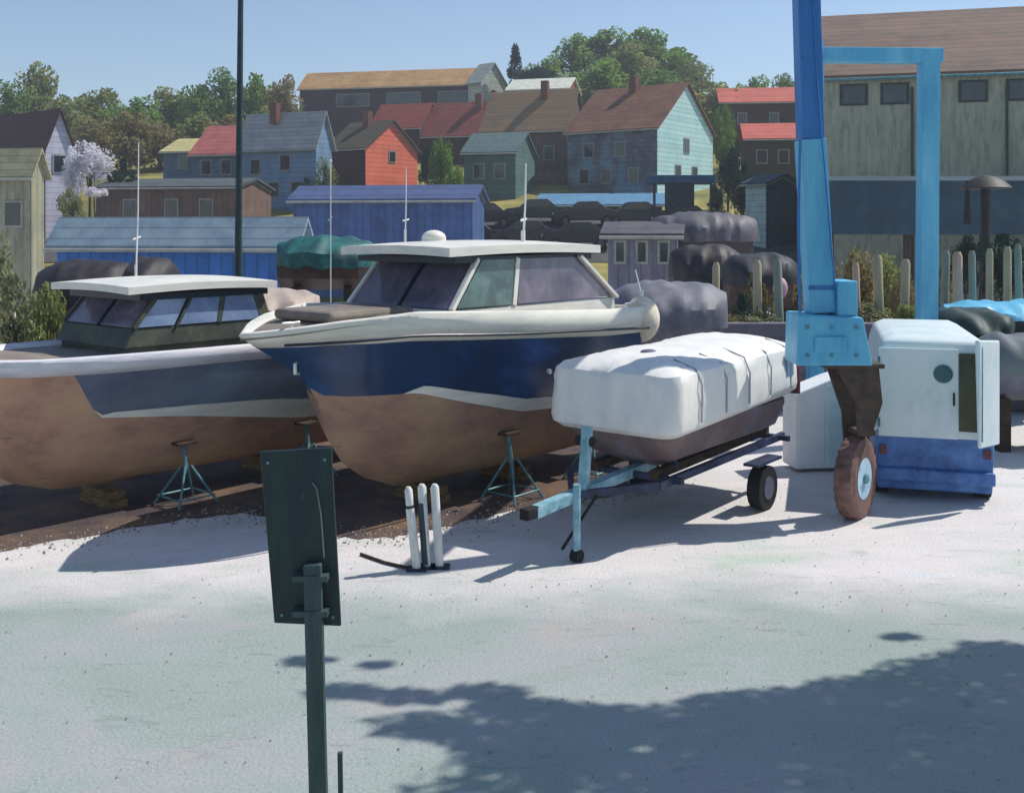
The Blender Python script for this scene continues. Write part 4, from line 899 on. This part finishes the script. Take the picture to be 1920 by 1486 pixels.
tree(1372, 235, 106, 50, 'green', 'green tree left of the lower red roof')
tree(1880, 432, 30, 120, 'teal', 'dark bush under the black parasol', name='shrub', bot=560)
tree(1810, 428, 33, 60, 'teal', 'dark bush left of the parasol foot', name='shrub', bot=560)
for px, top, d, wd, kd, lab in ((1600, 455, 31, 110, 'brown', 'brown bush just right of the hoist leg behind the pilings'), (1665, 450, 33, 110, 'olive', 'olive bush midway behind the pilings'),
                                (1700, 500, 30, 90, 'brown', 'brown bush at the foot of the thin hoist leg'), (1770, 452, 34, 90, 'sage', 'pale bush right of the thin hoist leg'),
                                (1420, 500, 30, 90, 'brown', 'brown bush between the lavender-grey shed and hoist'), (1475, 470, 32, 90, 'brown', 'brown bush immediately left of the hoist leg'),
                                (1390, 540, 28, 80, 'teal', 'dark bush at the right corner of the grey covered boat'), (1720, 590, 24, 110, 'brown', 'brown bush behind the roof of the van')):
    tree(px, top, d, wd, kd, lab, 'bushes along the pilings', name='shrub')
for px, top, d, wd, kd, lab in ((1420, 578, 25.3, 100, 'sage', 'pale low bush between the grey covered boat and the hoist'), (1640, 560, 25.4, 90, 'sage', 'pale low bush at the foot of the sandy piling midway between the hoist legs'),
                                (1700, 566, 25.3, 70, 'olive', 'low olive bush just left of the thin hoist leg'), (1360, 570, 25.3, 90, 'brown', 'low brown bush touching the right end of the grey covered boat')):
    tree(px, top, d, wd, kd, lab, 'low bushes before the pilings', bot=640, name='shrub')
for px, top, d, wd, kd, lab in ((20, 500, 25, 150, 'sage', 'pale sage bush at the left edge above the left boat'), (-30, 400, 30, 130, 'sage', 'tall pale sage bush cut by the left edge'), (80, 520, 24, 110, 'olive', 'olive bush left of the cream roof')):
    tree(px, top, d, wd, kd, lab, 'bushes by the left boat', name='shrub')

# tree outside the frame on the right whose shade falls on the apron
tr0 = empty('tree', (10.2, 9.6, 0), 0, 'tall leafy tree at the right whose shade mottles the foreground', 'tree')
S = [(.6, 8.0, .9), (1.6, 8.5, 1.0), (2.8, 8.6, 1.1), (3.9, 8.9, 1.1), (4.9, 9.4, 1.0), (.9, 7.2, .9), (2.2, 7.3, 1.1), (3.6, 7.5, 1.2), (5.0, 7.8, 1.2), (1.5, 6.4, 1.0), (3.2, 6.2, 1.2), (5.2, 6.4, 1.3),
     (.1, 8.8, .45), (-.6, 9.05, .4), (.5, 9.2, .4), (-.9, 9.6, .25), (-.2, 9.7, .25), (-1.5, 9.7, .24), (3.0, 9.7, .35), (4.3, 10.2, .5), (5.3, 10.4, .6), (1.9, 9.5, .25), (6, 9, 1.2), (-1.3, 10.3, .12), (-2.0, 10.4, .16), (.0, 9.4, .3), (.9, 9.0, .35), (4.0, 11.0, .12), (2.3, 9.4, .5), (1.2, 9.1, .5), (3.6, 9.9, .35), (4.9, 10.6, .4), (.3, 8.5, .5), (2.0, 9.0, .5), (3.6, 9.5, .45), (4.8, 10.0, .6)]
rnd = random.Random(3); V = []; FF = []; tips = []
for (x, y, r) in S:
    z = rnd.uniform(8.0, 9.4); c = Vector((x + SHX * z, y + SHY * z, z)); tips.append((c, r))
    for i in range(int(560 * r + 1050 * r * r)):
        while True:
            p = Vector((rnd.uniform(-1, 1), rnd.uniform(-1, 1), rnd.uniform(-1, 1)))
            if p.length < 1: break
        p = c + Vector((p.x * r * 1.6, p.y * r * .7 + NZ.noise(Vector((p.x * 3 + x, y, 0))) * r * .5, p.z * r * .5)); s = rnd.uniform(.05, .13)
        u = Vector((rnd.gauss(0, 1), rnd.gauss(0, 1), rnd.gauss(0, .5))).normalized(); t = u.orthogonal().normalized(); k = len(V)
        V += [tuple(p - u * s), tuple(p + t * s * .6), tuple(p + u * s), tuple(p - t * s * .6)]; FF.append((k, k + 1, k + 2, k + 3))
cm_ = MB(); cm_.v = [(a - 10.2, b - 9.6, c) for a, b, c in V]; cm_.f = FF
me = bpy.data.meshes.new('crown'); me.from_pydata(cm_.v, [], cm_.f); me.materials.append(LG); co = bpy.data.objects.new('crown', me); COL.objects.link(co); co.parent = tr0
tk = MB().tube([(0, 0, 0), (.1, 0, 2.5), (-.1, .1, 5.5), (-.2, .1, 8.2)], [.34, .27, .2, .1], 12)
for c, r in tips:
    if r > .3: q = c - Vector((10.2, 9.6, 0)); tk.tube([(-.1, .1, 5.2 + rnd.random()), tuple(q * .5 + Vector((0, 0, 3.6))), tuple(q)], [.1, .06, .02], 6)
tk.build('trunk', BARK, tr0, smooth=True)

SC.render.film_transparent = False

hzb = MB().box(-420, 420, -70, 420, -1.2, 62).build('haze', bpy.data.materials.new('haze_air'))
hm = hzb.data.materials[0]; hm.use_nodes = True; hn = hm.node_tree.nodes; hn.remove(hn['Principled BSDF'])
pv = hn.new('ShaderNodeVolumePrincipled'); pv.inputs['Color'].default_value = (.88, .93, 1, 1); pv.inputs['Density'].default_value = .0009; pv.inputs['Anisotropy'].default_value = .2
hm.node_tree.links.new(pv.outputs[0], hn['Material Output'].inputs['Volume'])
tag(hzb, kind='stuff')
